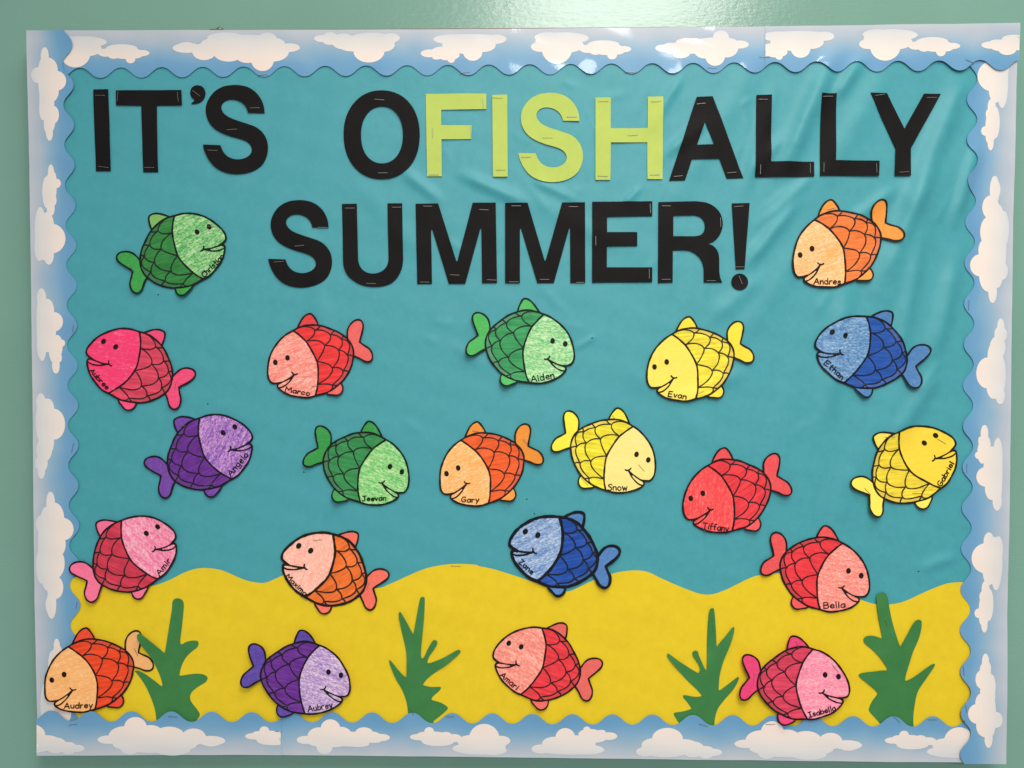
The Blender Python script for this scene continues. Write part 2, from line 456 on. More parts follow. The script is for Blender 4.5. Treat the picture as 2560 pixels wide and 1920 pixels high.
# ------------------------------------------------------------------ border trim printed with clouds
def ell(lst, ymid):
    return [(cx, (cy - ymid), rx, ry) for cx, cy, rx, ry in lst]
def norm(lst, x0, ymid):
    return [((cx - x0) / S8, (cy - ymid) / S8, rx / S8, ry / S8) for cx, cy, rx, ry in lst]
CL = {
 'A': (norm([(285, 1487, 78, 30), (395, 1462, 112, 70), (467, 1402, 78, 74), (570, 1450, 92, 66), (700, 1457, 105, 63), (868, 1464, 82, 58), (985, 1490, 100, 34), (600, 1520, 290, 58), (430, 1545, 65, 45), (720, 1556, 125, 38), (990, 1505, 60, 25)], 208, 1325), 317),
 'B': (norm([(460, 1440, 62, 28), (550, 1420, 80, 68), (630, 1362, 68, 66), (700, 1402, 75, 55), (760, 1432, 160, 52), (862, 1390, 62, 40), (905, 1417, 80, 40), (980, 1420, 60, 25), (940, 1437, 45, 20), (620, 1465, 140, 25), (590, 1492, 55, 45), (820, 1462, 80, 25)], 400, 1283), 232),
 'C': (norm([(1235, 1415, 57, 22), (1275, 1402, 50, 24), (1310, 1375, 33, 29), (1345, 1418, 110, 42), (1425, 1400, 40, 22), (1480, 1420, 55, 28), (1370, 1447, 110, 30), (1690, 1422, 105, 102), (1610, 1445, 105, 48), (1805, 1437, 65, 35), (1700, 1472, 140, 50), (1650, 1492, 180, 42), (1750, 1502, 95, 34)], 1180, 1283), 250),
 'D': (norm([(425, 1508, 68, 32), (515, 1470, 85, 48), (590, 1427, 68, 66), (640, 1470, 160, 60), (740, 1510, 120, 34), (620, 1522, 220, 23), (738, 1372, 25, 23), (760, 1402, 80, 36), (838, 1385, 30, 13), (890, 1415, 58, 27), (790, 1430, 85, 32)], 360, 1300), 213),
 'E': (norm([(1140, 1522, 62, 32), (1200, 1474, 85, 47), (1293, 1432, 107, 77), (1280, 1500, 170, 60), (1410, 1482, 100, 50), (1470, 1502, 80, 55), (1560, 1520, 60, 42), (1615, 1522, 55, 25), (1560, 1546, 40, 20)], 1080, 1300), 213)}
STAPLES_B = {}
def strip(name, label, a, b, outward, phase, period, urange, outer, clouds, zfun, staples, seed, ends=(None, None), flip=1):
    """a,b: two pixel points on the scallops' midline; u = position along the strip in pixels; phase = u of a scallop's tip"""
    a = np.array(a, float); b = np.array(b, float)
    ax = 0 if abs(b[0] - a[0]) > abs(b[1] - a[1]) else 1
    d = (b - a) / np.hypot(*(b - a)); nrm = np.array([-d[1], d[0]]);
    if nrm @ np.array(outward) < 0: nrm = -nrm
    def mid(u): return a + (b - a) * ((u - a[ax]) / (b[ax] - a[ax]))
    def uv(P):
        q = P - a; t = q @ d; return np.stack([a[ax] + t * (b[ax] - a[ax]) / np.hypot(*(b - a)), q @ nrm], 1)
    u0, u1 = urange
    inner = []
    for u in np.arange(u0, u1 + 1e-6, period / 20):
        c = math.cos(2 * math.pi * (u - phase) / period)
        c = c * (1.0 + .12 * (1 - c * c))
        inner.append(mid(u) - nrm * 13.0 * c)
    inner.append(mid(u1) - nrm * 13.0 * math.cos(2 * math.pi * (u1 - phase) / period))
    O = [np.array(p, float) for p in outer]
    # clip the outer polyline to u range
    uo = [p[ax] for p in O]
    def outat(u):
        return np.array([np.interp(u, uo, [p[0] for p in O]), np.interp(u, uo, [p[1] for p in O])]) if uo[0] < uo[-1] else None
    E0 = outat(u0); E1 = outat(u1)
    outs = [E0] + [p for p in O if u0 + 3 < p[ax] < u1 - 3] + [E1]
    polypx = np.array(inner + outs[::-1])
    pr = resample(polypx, 9)
    Vp, T = triangulate([pr], (), 13)
    U = uv(Vp); vmax = max(1, np.percentile(U[:, 1], 97))
    V2 = px2b(Vp)
    rnd = random.Random(seed); ph = [rnd.random() * 6.28 for _ in range(4)]
    def lift(P2):            # P2 board plane -> distance to viewer ; via nearest u,v
        q = np.asarray(P2)
        return None
    def surf_uv(Uq, X, Z):
        u, vv = Uq[:, 0], Uq[:, 1]
        inn = np.clip((60 - vv) / 75, 0, 1) ** 1.6
        wv = np.sin(u / 61 + ph[0]) * .5 + np.sin(u / 143 + ph[1]) * .5 + .35 * np.sin(u / 29 + ph[2])
        return np.maximum(relief(X, Z) * .6, 0) + zfun(u) + inn * (.0007 + .0009 * np.clip(wv, -.6, 1)) + .0002 * np.sin(u / 210 + ph[3]) + lean * np.clip(vv / 110, -.1, 1.05) + glint * np.exp(-((u - 1468) / 26) ** 2) * np.clip((20 - vv) / 32, 0, 1) + np.maximum(relief(X, Z) * .4 - 0, 0)
    glint = .0013 if outward[1] < 0 else 0; lean = .0019 if outward[1] < 0 else 0
    c0 = V2.mean(0); org = (float(c0[0]), 0.0, float(c0[1]))
    root = empty('scalloped_paper_strip', org); tag(root, label, 'paper border', 'cloud border strips around the board')
    y = surf_uv(U, V2[:, 0], V2[:, 1])
    sheet('strip', V2, T, y, M['sky_strip'], root, org, .0004, uv=np.stack([U[:, 0] / 100, np.clip(U[:, 1] / vmax, 0, 1)], 1))
    for typ, ustart, sgn in clouds:      # sgn +1: cloud runs with increasing u ; -1: runs against it (rotated half a turn)
        el, ln = CL[typ]
        polys = []
        for cx, cv, rx, ry in el:
            th = np.linspace(0, 2 * math.pi, 26, endpoint=False)
            pu = ustart + sgn * (cx + rx * np.cos(th)); pv = cv + ry * np.sin(th)
            pv = np.minimum(pv, vmax - 1.0); pu = np.clip(pu, u0 + .6, u1 - .6)
            if pu.max() - pu.min() < 1.5: continue
            P = np.array([mid(uu) for uu in pu]) + nrm[None] * pv[:, None]
            keep = [0] + [i for i in range(1, len(P)) if np.hypot(*(P[i] - P[i - 1])) > .05]
            P = P[keep]
            if np.hypot(*(P[0] - P[-1])) < .05: P = P[:-1]
            if len(P) > 3: polys.append(P)
        if not polys: continue
        Vc, Tc = triangulate(polys, (), 9)
        Uc = uv(Vc); Vb = px2b(Vc)
        yc = surf_uv(Uc, Vb[:, 0], Vb[:, 1]) + .00022
        sheet('cloud', Vb, Tc, yc, M['cloud'], root, org, 0, uv=np.stack([Uc[:, 0] / 100, np.clip(Uc[:, 1] / vmax, 0, 1)], 1))
    for (p, q) in staples:
        pu = uv(np.array([p, q])); pb_ = px2b([p, q])
        hh = surf_uv(pu, pb_[:, 0], pb_[:, 1]).max()
        staple(root, org, p, q, lambda P, hh=hh: np.full(len(P), hh), .0003)
    return root
def sp(c, *pts):
    q = crop(*c, pts); return (tuple(q[0]), tuple(q[1]))
L2_ = (0, 700, S4); L3_ = (0, 960, S4); L4_ = (0, 1220, S4); R2_ = (2160, 700, S4); R3_ = (2160, 960, S4)
TOP = [(70.5, 79), (600, 77.3), (1000, 76), (1270, 74.5), (1900, 69), (2200, 65.5), (2543, 62.2)]
BOT = [(96.6, 1885), (600, 1883.5), (1200, 1889.6), (1760, 1896), (2507.9, 1904.8)]
LEF = [(70.5, 79), (77, 560), (83, 1000), (88, 1500), (96.6, 1885)]
RIG = [(2543, 62.2), (2531, 560), (2523, 1200), (2508, 1904.8)]
ramp = lambda u, u0, u1, z0, z1: z0 + (z1 - z0) * np.clip((u - u0) / (u1 - u0), 0, 1)
# left runs over the top strip, top over right, right over bottom, bottom over left
strip('border_trim', 'left upright strip of scalloped cloud border', (178, 514), (190.3, 1513), (-1, 0), 514, 99.9, (79, 1884), LEF,
      [('B', 121, 1), ('C', 412, 1), ('D', 721, 1), ('E', 982.6, 1), ('A', 1228, 1), ('C', 1595.6, 1)],
      lambda u: ramp(u, 150, 420, .0036, .0012), [sp(L2_, (1030, 620), (1022, 725)), sp(L3_, (1032, 818), (1006, 940)), sp(L4_, (1080, 1570), (1065, 1659))], 1)
strip('border_trim', 'long strip of cloud border along the top left and middle', (253.2, 183.4), (2191.1, 168), (0, -1), 253.2, 101.99, (70.5, 1930), TOP,
      [('C', 376, -1), ('A', 751.5, -1), ('E', 1000.7, -1), ('D', 1265.5, -1), ('C', 1577, -1), ('B', 1869.8, -1)],
      lambda u: ramp(u, 60, 500, .0010, .0012), [sp(C1, (1788, 524), (1852, 519)), sp(C2, (1525, 508), (1588, 502)), sp(C3, (1001, 502), (1075, 505)), sp(C3, (1570, 474), (1632, 475))], 22)
strip('border_trim', 'short piece of cloud border at the top right corner overlapping its neighbours', (253.2, 183.4), (2191.1, 168), (0, -1), 253.2, 101.99, (1911, 2543), TOP,
      [('D', 2082.6, -1), ('C', 2395, -1), ('B', 2680, -1)],
      lambda u: ramp(u, 2200, 2420, .0019, .0036), [sp(C3, (1929, 400), (1998, 400)), sp(C4, (1793, 421), (1851, 446))], 22)
strip('border_trim', 'right upright strip of scalloped cloud border', (2427, 249.5), (2408, 1777.5), (1, 0), 249.5, 101.9, (64, 1904), RIG,
      [('C', 376, -1), ('A', 757, -1), ('E', 1008.8, -1), ('D', 1274, -1), ('C', 1578.6, -1), ('B', 1862, -1)],
      lambda u: ramp(u, 1550, 1760, .0012, .0054), [sp(R2_, (1438, 280), (1427, 425)), sp(R3_, (1400, 1095), (1400, 1222)), sp(B6, (1777, 948), (1783, 1008)), sp(B6, (1787, 1208), (1795, 1258)), sp(B6, (1778, 1308), (1790, 1362))], 4)
strip('border_trim', 'short piece of cloud border at the bottom left corner', (332.7, 1787), (2329.6, 1801), (0, 1), 332.7, 99.85, (96.6, 705), BOT,
      [('E', 3.6, 1), ('A', 249.5, 1), ('C', 616.6, 1)],
      lambda u: ramp(u, 200, 420, .0044, .0036), [sp(B3, (490, 1350), (551, 1343)), sp(B3, (1176, 1289), (1237, 1295)), sp(B3, (1914, 1396), (1948, 1399))], 5)
strip('border_trim', 'long strip of cloud border along the bottom middle and right', (332.7, 1787), (2329.6, 1801), (0, 1), 332.7, 99.85, (690, 2507), BOT,
      [('B', 744.7, 1), ('C', 1026.8, 1), ('D', 1330, 1), ('E', 1590.6, 1), ('A', 1835, 1), ('C', 2210, 1)],
      lambda u: ramp(u, 1900, 2500, .0030, .0024), [sp(B4, (1425, 1295), (1483, 1295)), sp(B4, (1172, 1230), (1203, 1280)), sp(B5, (1507, 1344), (1568, 1358)), sp(B5, (1968, 1346), (2034, 1345)), sp(B6, (1298, 1292), (1344, 1332)), sp(B6, (1540, 1317), (1602, 1317))], 5)

# ------------------------------------------------------------------ big cut-out letters
SG = [(1831, 785), (1825, 735), (1805, 685), (1770, 640), (1720, 607), (1660, 592), (1600, 592), (1540, 605), (1485, 638), (1445, 690), (1427, 745), (1430, 800), (1450, 850), (1485, 890), (1535, 920), (1600, 945), (1660, 962), (1705, 980), (1732, 1005), (1743, 1035), (1735, 1065), (1710, 1088), (1670, 1102), (1625, 1102), (1580, 1085), (1550, 1055), (1533, 1020), (1528, 1007)]
SG2 = [(1408, 1003), (1420, 1050), (1450, 1110), (1495, 1160), (1555, 1192), (1625, 1205), (1695, 1200), (1760, 1180), (1815, 1140), (1845, 1085), (1855, 1025), (1845, 965), (1815, 915), (1770, 880), (1710, 858), (1640, 835), (1585, 812), (1550, 785), (1533, 752), (1540, 720), (1565, 698), (1600, 690), (1640, 695), (1680, 715), (1705, 745), (1718, 782)]
def sglyph(x0, x1, y0, y1):
    P = np.concatenate([smooth(SG, 4), smooth(SG2, 4)])
    P[:, 0] = x0 + (P[:, 0] - 1408) / 447 * (x1 - x0); P[:, 1] = y0 + (P[:, 1] - 592) / 613 * (y1 - y0)
    return P
def ov(cx, cy, rx, ry, n=60, e=2.15):
    t = np.linspace(0, 2 * math.pi, n, endpoint=False)
    f = lambda v: np.sign(v) * np.abs(v) ** (2 / e)
    return np.stack([cx + rx * f(np.cos(t)), cy + ry * f(np.sin(t))], 1)
Rout = [(1231, 183)] + [tuple(p) for p in smooth([(1490, 177), (1560, 186), (1615, 212), (1655, 255), (1674, 310), (1672, 365), (1650, 415), (1610, 455), (1568, 468)], 3)] + [tuple(p) for p in smooth([(1575, 470), (1610, 485), (1640, 520), (1651, 570), (1652, 660), (1660, 710), (1673, 737)], 3)] + [(1544, 737)] + [tuple(p) for p in smooth([(1543, 640), (1530, 590), (1500, 550), (1450, 520), (1400, 514)], 3)] + [(1331, 516), (1329, 738), (1228, 740)]
Rhole = [(1333, 275)] + [tuple(p) for p in smooth([(1480, 273), (1520, 285), (1545, 315), (1552, 350), (1545, 385), (1520, 410), (1480, 418)], 3)] + [(1333, 418)]
Uo = [(707, 195), (809, 193)] + [tuple(p) for p in smooth([(818, 575), (825, 610), (845, 645), (880, 668), (920, 675), (962, 668), (1000, 645), (1022, 610), (1028, 575)], 3)] + [(1021, 191), (1122, 190)] + [tuple(p) for p in smooth([(1129, 580), (1120, 640), (1090, 700), (1045, 742), (985, 763), (920, 767), (855, 758), (795, 730), (745, 685), (720, 630), (715, 580)], 3)]
LET = [
 ('I', 'black', C1, [(650, 622), (752, 620), (771, 1184), (668, 1185)], [], [(664, 663, 729, 664), (686, 1153, 755, 1162)], 'black card letter I at the far left of the top line'),
 ('T', 'black', C1, [(806, 628), (1258, 626), (1263, 731), (1087, 733), (1097, 1192), (994, 1192), (981, 733), (808, 730)], [], [(823, 637, 820, 702), (1233, 641, 1240, 706), (1002, 1161, 1069, 1160)], 'black card letter T beside the apostrophe in the top line'),
 ('apostrophe', 'black', C1, smooth([(1370, 592), (1400, 600), (1418, 625), (1423, 655), (1412, 685), (1390, 708), (1360, 719), (1325, 720), (1342, 704), (1346, 693), (1328, 675), (1318, 648), (1325, 615), (1345, 597)], 3, True), [], [(1333, 627, 1386, 667)], 'small black card apostrophe between T and S'),
 ('S', 'black', C1, sglyph(1408, 1855, 592, 1205), [], [(1731, 750, 1798, 750), (1572, 901, 1641, 896), (1440, 1042, 1508, 1045)], 'black card letter S right of the apostrophe in the top line'),
 ('O', 'black', C2, ov(981, 934, 263, 306), [ov(983, 935, 145, 197)], [(932, 690, 998, 695), (956, 1198, 1023, 1198)], 'black oval card letter O before the lime letters'),
 ('F', 'lime', C2, [(1285, 651), (1703, 650), (1703, 757), (1391, 762), (1392, 868), (1602, 869), (1600, 963), (1394, 966), (1396, 1221), (1295, 1221)], [], [(1675, 680, 1684, 748), (1594, 877, 1598, 950), (1333, 890, 1333, 958), (1306, 1211, 1373, 1211)], 'lime green card letter F'),
 ('I', 'lime', C2, [(1744, 660), (1847, 657), (1851, 1224), (1749, 1224)], [], [(1747, 679, 1814, 682), (1769, 1178, 1835, 1178)], 'narrow lime green card letter I'),
 ('S', 'lime', C3, sglyph(265, 711, 647, 1262), [], [(600, 812, 667, 812), (430, 955, 500, 956), (288, 1089, 355, 1088)], 'curved lime green card letter S'),
 ('H', 'lime', C3, [(797, 678), (903, 677), (902, 890), (1157, 889), (1158, 672), (1264, 671), (1260, 1241), (1155, 1241), (1155, 986), (903, 988), (900, 1246), (797, 1246)], [], [(817, 705, 886, 704), (1181, 706, 1249, 704), (1017, 941, 1087, 936), (811, 1219, 880, 1221), (1170, 1213, 1238, 1210)], 'lime green card letter H'),
 ('A', 'black', C3, [(1495, 674), (1605, 670), (1817, 1233), (1703, 1236), (1652, 1099), (1461, 1105), (1414, 1249), (1305, 1251)], [[(1551, 847), (1614, 1002), (1497, 1005)]], [(1494, 725, 1557, 718), (1334, 1224, 1399, 1219), (1704, 1199, 1770, 1193)], 'black card letter A right of the lime H'),
 ('L', 'black', C4, [(360, 660), (465, 658), (457, 1120), (755, 1122), (753, 1224), (348, 1227)], [], [(371, 692, 437, 693), (382, 1145, 380, 1212), (725, 1137, 727, 1202)], 'black card letter L next to the letter A'),
 ('L', 'black', C4, [(803, 653), (909, 651), (903, 1112), (1206, 1115), (1203, 1218), (793, 1220)], [], [(810, 678, 878, 677), (819, 1130, 817, 1196), (1183, 1133, 1186, 1200)], 'black card letter L next to the letter Y'),
 ('Y', 'black', C4, [(1142, 647), (1258, 649), (1380, 893), (1515, 651), (1631, 652), (1424, 1028), (1418, 1219), (1311, 1218), (1317, 1030)], [], [(1173, 668, 1239, 660), (1536, 678, 1603, 678), (1341, 1197, 1407, 1192)], 'black card letter Y ending the top line'),
 ('S', 'black', D1, sglyph(198, 638, 170, 772), [], [(540, 357, 608, 357), (383, 488, 448, 481), (238, 596, 306, 591)], 'black card letter S starting the second line'),
 ('U', 'black', D1, Uo, [], [(727, 224, 795, 224), (1052, 218, 1118, 218), (874, 743, 941, 745)], 'black card letter U in the second line'),
 ('M', 'black', D1, [(1215, 193), (1371, 192), (1496, 588), (1500, 593), (1504, 588), (1609, 187), (1768, 186), (1777, 740), (1674, 741), (1669, 363), (1663, 360), (1558, 745), (1444, 746), (1330, 368), (1322, 368), (1328, 747), (1226, 748)], [], [(1266, 211, 1331, 211), (1654, 234, 1720, 237), (1453, 684, 1519, 687), (1244, 734, 1311, 735), (1706, 718, 1774, 721)], 'black card letter M next to the letter U'),
 ('M', 'black', D2, [(174, 189), (329, 188), (446, 583), (450, 588), (454, 583), (567, 185), (725, 184), (727, 740), (624, 740), (622, 362), (617, 358), (510, 741), (396, 741), (283, 362), (276, 362), (276, 741), (174, 741)], [], [(216, 210, 284, 210), (612, 214, 677, 215), (413, 716, 479, 716), (199, 733, 268, 732), (664, 737, 721, 736)], 'black card letter M next to the letter E'),
 ('E', 'black', D2, [(775, 180), (1189, 177), (1189, 280), (882, 283), (877, 288), (877, 390), (1082, 389), (1086, 393), (1085, 486), (876, 488), (876, 632), (1188, 633), (1188, 735), (774, 738)], [], [(1173, 194, 1177, 261), (798, 419, 799, 484), (1167, 645, 1167, 712)], 'black card letter E in the second line'),
 ('R', 'black', D2, Rout, [Rhole], [(1253, 209, 1317, 210), (1659, 290, 1661, 354), (1252, 716, 1316, 716), (1562, 725, 1627, 725)], 'black card letter R before the exclamation mark'),
]
def letter_surf(c, tilt):
    return lambda P: relief(P[:, 0], P[:, 1]) + .0008 + tilt[2] + (P[:, 0] - c[0]) * tilt[0] + (P[:, 1] - c[1]) * tilt[1] + .0005 * (1 + np.sin(P[:, 0] * 75 + c[0] * 40) * np.sin(P[:, 1] * 60 + c[0] * 90))
def card(root, org, name, polypx, holespx, mat, surf, step=.009, thick=.0006):
    pb = resample(px2b(polypx), .006)
    hb = [resample(px2b(h), .006) for h in holespx]
    V2, T = triangulate([pb], hb, step)
    return sheet(name, V2, T, surf(V2), mat, root, org, thick)
rl = random.Random(5)
for ch, mk, cr, P, holes, stp, lab in LET:
    Pp = crop(*cr, P); hp = [crop(*cr, h) for h in holes]
    c = px2b(Pp).mean(0); org = (float(c[0]), 0.0, float(c[1]))
    root = empty('apostrophe' if ch == 'apostrophe' else 'letter', org)
    tag(root, lab, 'letter', ('lime' if mk == 'lime' else 'black') + ' card letters of the title')
    tl = (rl.uniform(-.006, .006), rl.uniform(-.008, .004), .0006)
    sf = letter_surf(c, tl)
    card(root, org, 'card', Pp, hp, M[mk], sf)
    for a, b, c2, d in stp:
        q = crop(*cr, [(a, b), (c2, d)]); staple(root, org, q[0], q[1], sf)
# exclamation mark: a bar and a dot cut separately
bar = crop(*D2, [(1738, 191), (1861, 188), (1824, 645), (1765, 645)]); dot = crop(*D2, ov(1791, 733, 57, 57, 36, 2))
c = px2b(np.concatenate([bar, dot])).mean(0); org = (float(c[0]), 0.0, float(c[1]))
root = empty('exclamation_mark', org); tag(root, 'black card exclamation mark ending the second line', 'letter', 'black card letters of the title')
sf = letter_surf(c, (0, -.003, .0006))
card(root, org, 'bar', bar, [], M['black'], sf); card(root, org, 'dot', dot, [], M['black'], sf)
for a, b, c2, d in ((1752, 214, 1817, 210), (1763, 631, 1822, 630), (1784, 692, 1807, 751)):
    q = crop(*D2, [(a, b), (c2, d)]); staple(root, org, q[0], q[1], sf)

# ------------------------------------------------------------------ seaweed
SW = [
 (B3, [(1083, 1318), (1075, 1255), (1055, 1190), (1020, 1110), (985, 1050), (945, 997), (935, 985), (965, 985), (1020, 1015), (1080, 1060), (1118, 1090), (1125, 1075), (1110, 1020), (1080, 950), (1050, 890), (1010, 830), (980, 780), (965, 745), (968, 725), (985, 718), (1005, 730), (1060, 780), (1110, 830), (1140, 858), (1150, 830), (1165, 740), (1180, 640), (1192, 560), (1195, 510), (1210, 488), (1235, 484), (1260, 495), (1273, 525), (1270, 590), (1262, 680), (1252, 750), (1250, 785), (1258, 802), (1290, 785), (1335, 775), (1368, 778), (1376, 795), (1368, 820), (1330, 850), (1290, 890), (1262, 940), (1245, 1000), (1250, 1018), (1290, 1012), (1350, 1005), (1400, 1008), (1430, 1022), (1437, 1040), (1420, 1065), (1370, 1095), (1330, 1130), (1316, 1165), (1325, 1200), (1360, 1245), (1382, 1280), (1380, 1300), (1360, 1330)], [(1345, 1400), (1090, 1400)], [],
  'broad green paper seaweed beside the bottom left orange fish', (985, 735, 90, .0062)),
 (B4, [(1162, 1270), (1150, 1195), (1120, 1110), (1080, 1040), (1050, 970), (1033, 915), (1042, 910), (1060, 930), (1110, 990), (1148, 1025), (1153, 1000), (1155, 920), (1150, 850), (1130, 760), (1110, 660), (1100, 600), (1103, 578), (1112, 573), (1130, 600), (1165, 665), (1197, 725), (1205, 705), (1222, 610), (1245, 490), (1258, 473), (1272, 475), (1279, 490), (1275, 600), (1265, 720), (1255, 820), (1253, 880), (1260, 895), (1275, 885), (1300, 830), (1330, 778), (1345, 768), (1362, 775), (1365, 795), (1345, 830), (1310, 880), (1297, 920), (1305, 930), (1340, 920), (1420, 885), (1490, 845), (1515, 835), (1525, 845), (1515, 865), (1440, 930), (1360, 985), (1300, 1035), (1268, 1075), (1275, 1085), (1320, 1095), (1380, 1095), (1390, 1103), (1375, 1125), (1340, 1155), (1325, 1178), (1335, 1188), (1390, 1205), (1430, 1230), (1437, 1245), (1420, 1265), (1380, 1300), (1340, 1330)], [(1330, 1400), (1165, 1400)], [(1240, 607, 1237, 665)],
  'tall green paper seaweed between the purple fish and the lower coral fish', None),
 (B5, [(1385, 1360), (1345, 1300), (1338, 1280), (1350, 1272), (1400, 1265), (1450, 1250), (1457, 1240), (1430, 1200), (1405, 1170), (1403, 1155), (1420, 1152), (1480, 1163), (1520, 1160), (1528, 1150), (1490, 1105), (1430, 1050), (1370, 980), (1320, 920), (1292, 880), (1292, 867), (1305, 865), (1360, 905), (1440, 960), (1490, 990), (1510, 995), (1517, 970), (1505, 935), (1480, 895), (1465, 865), (1467, 848), (1485, 840), (1502, 848), (1510, 875), (1530, 920), (1550, 965), (1562, 972), (1565, 900), (1565, 800), (1570, 680), (1578, 580), (1585, 555), (1598, 546), (1612, 555), (1620, 620), (1628, 720), (1633, 810), (1650, 790), (1690, 740), (1730, 690), (1745, 678), (1753, 685), (1745, 730), (1715, 820), (1680, 910), (1655, 1000), (1648, 1080), (1650, 1117), (1680, 1100), (1740, 1055), (1775, 1027), (1785, 1027), (1782, 1050), (1750, 1110), (1690, 1180), (1645, 1240), (1625, 1300), (1618, 1350)], [(1618, 1420), (1400, 1420)], [(1606, 650, 1610, 705)],
  'slender green paper seaweed left of the lowest pink fish', None),
 (B6, [(1230, 1365), (1180, 1310), (1140, 1265), (1137, 1240), (1160, 1190), (1190, 1150), (1188, 1130), (1150, 1090), (1100, 1050), (1070, 1025), (1065, 1010), (1090, 995), (1150, 985), (1220, 977), (1260, 975), (1245, 940), (1210, 890), (1160, 840), (1115, 800), (1098, 775), (1100, 755), (1120, 742), (1160, 740), (1200, 750), (1222, 757), (1222, 740), (1212, 690), (1195, 600), (1185, 510), (1182, 470), (1195, 450), (1225, 440), (1250, 450), (1265, 490), (1280, 570), (1300, 670), (1325, 760), (1345, 808), (1360, 790), (1400, 720), (1440, 645), (1465, 625), (1485, 630), (1493, 650), (1488, 710), (1470, 780), (1430, 870), (1400, 960), (1385, 1030), (1390, 1050), (1430, 1030), (1500, 980), (1560, 940), (1583, 933), (1588, 942), (1570, 975), (1510, 1060), (1470, 1130), (1450, 1230), (1443, 1310), (1445, 1365)], [(1445, 1430), (1230, 1430)], [(1242, 622, 1261, 678)],
  'broad green paper seaweed in the bottom right corner', None)]
for cr, P, tailp, stp, lab, lf in SW:
    Pp = np.concatenate([crop(*cr, smooth(P, 3)), crop(*cr, tailp)])
    b = px2b(Pp); c = b.mean(0); org = (float(c[0]), 0.0, float(b[:, 1].min()))
    root = empty('paper_seaweed', org); tag(root, lab, 'paper seaweed', 'green paper seaweed on the sand')
    if lf:
        q = px2b(crop(*cr, [(lf[0], lf[1])]))[0]; rr = lf[2] / S8 * .0005 * 1.6
        sf = lambda Q, q=q, rr=rr, h=lf[3]: relief(Q[:, 0], Q[:, 1]) + .0012 + h * np.exp(-(np.hypot(Q[:, 0] - q[0], Q[:, 1] - q[1]) / rr) ** 2)
    else:
        sf = lambda Q, c=c, z0=float(px2b(crop(*cr, [(1300, 1180)]))[0][1]): relief(Q[:, 0], Q[:, 1]) + .0012 + np.clip((Q[:, 1] - z0) / .05, 0, 1) * (.0016 * (1 + np.sin(Q[:, 0] * 120 + c[0] * 30) * np.sin(Q[:, 1] * 75)) + .012 * np.abs(Q[:, 0] - c[0]))
    card(root, org, 'fronds', Pp, [], M['green'], sf, .008, .0004)
    for a, b2, c2, d in stp:
        q = crop(*cr, [(a, b2), (c2, d)]); staple(root, org, q[0], q[1], sf)

# ------------------------------------------------------------------ the coloured paper fish (one worksheet drawing, cut out by hand)
BACK = [(545, 390), (620, 345), (700, 308), (800, 282), (900, 275), (980, 280), (1100, 302), (1220, 345), (1340, 398), (1440, 460), (1500, 510), (1550, 570), (1590, 640), (1615, 720), (1617, 790), (1605, 850), (1585, 940), (1550, 1030), (1515, 1100), (1470, 1170), (1420, 1235), (1350, 1300), (1270, 1365), (1180, 1420), (1080, 1458), (945, 1497)]
CHIN = [(945, 1497), (870, 1520), (780, 1535), (650, 1530), (530, 1512), (420, 1475), (340, 1430), (296, 1393)]
LIP = [(296, 1393), (283, 1368), (290, 1338), (318, 1312), (345, 1300)]
UPLIP = [(345, 1300), (290, 1309), (240, 1312), (185, 1304), (145, 1262), (122, 1200), (115, 1100), (121, 1000), (140, 900), (175, 800), (220, 705), (280, 610), (350, 530), (430, 460), (500, 415), (545, 390)]
DIV = [(545, 390), (640, 455), (720, 520), (770, 565), (830, 640), (890, 730), (940, 820), (975, 910), (993, 1010), (998, 1100), (995, 1200), (985, 1300), (970, 1400), (945, 1497)]
DORSAL = [(612, 345), (660, 240), (710, 160), (770, 105), (830, 82), (865, 90), (895, 120), (935, 180), (965, 240), (982, 282)]
TAIL = [(1497, 510), (1492, 420), (1500, 330), (1540, 250), (1610, 190), (1680, 170), (1735, 190), (1762, 240), (1765, 300), (1748, 400), (1724, 490), (1712, 553)]
TAIL2 = [(1712, 553), (1790, 600), (1880, 650), (1935, 720), (1953, 790), (1935, 850), (1880, 880), (1810, 875), (1730, 837), (1640, 803), (1614, 792)]
BELLY = [(1135, 1440), (1180, 1465), (1250, 1474), (1330, 1480), (1390, 1455), (1425, 1400), (1425, 1340), (1402, 1287), (1380, 1268)]
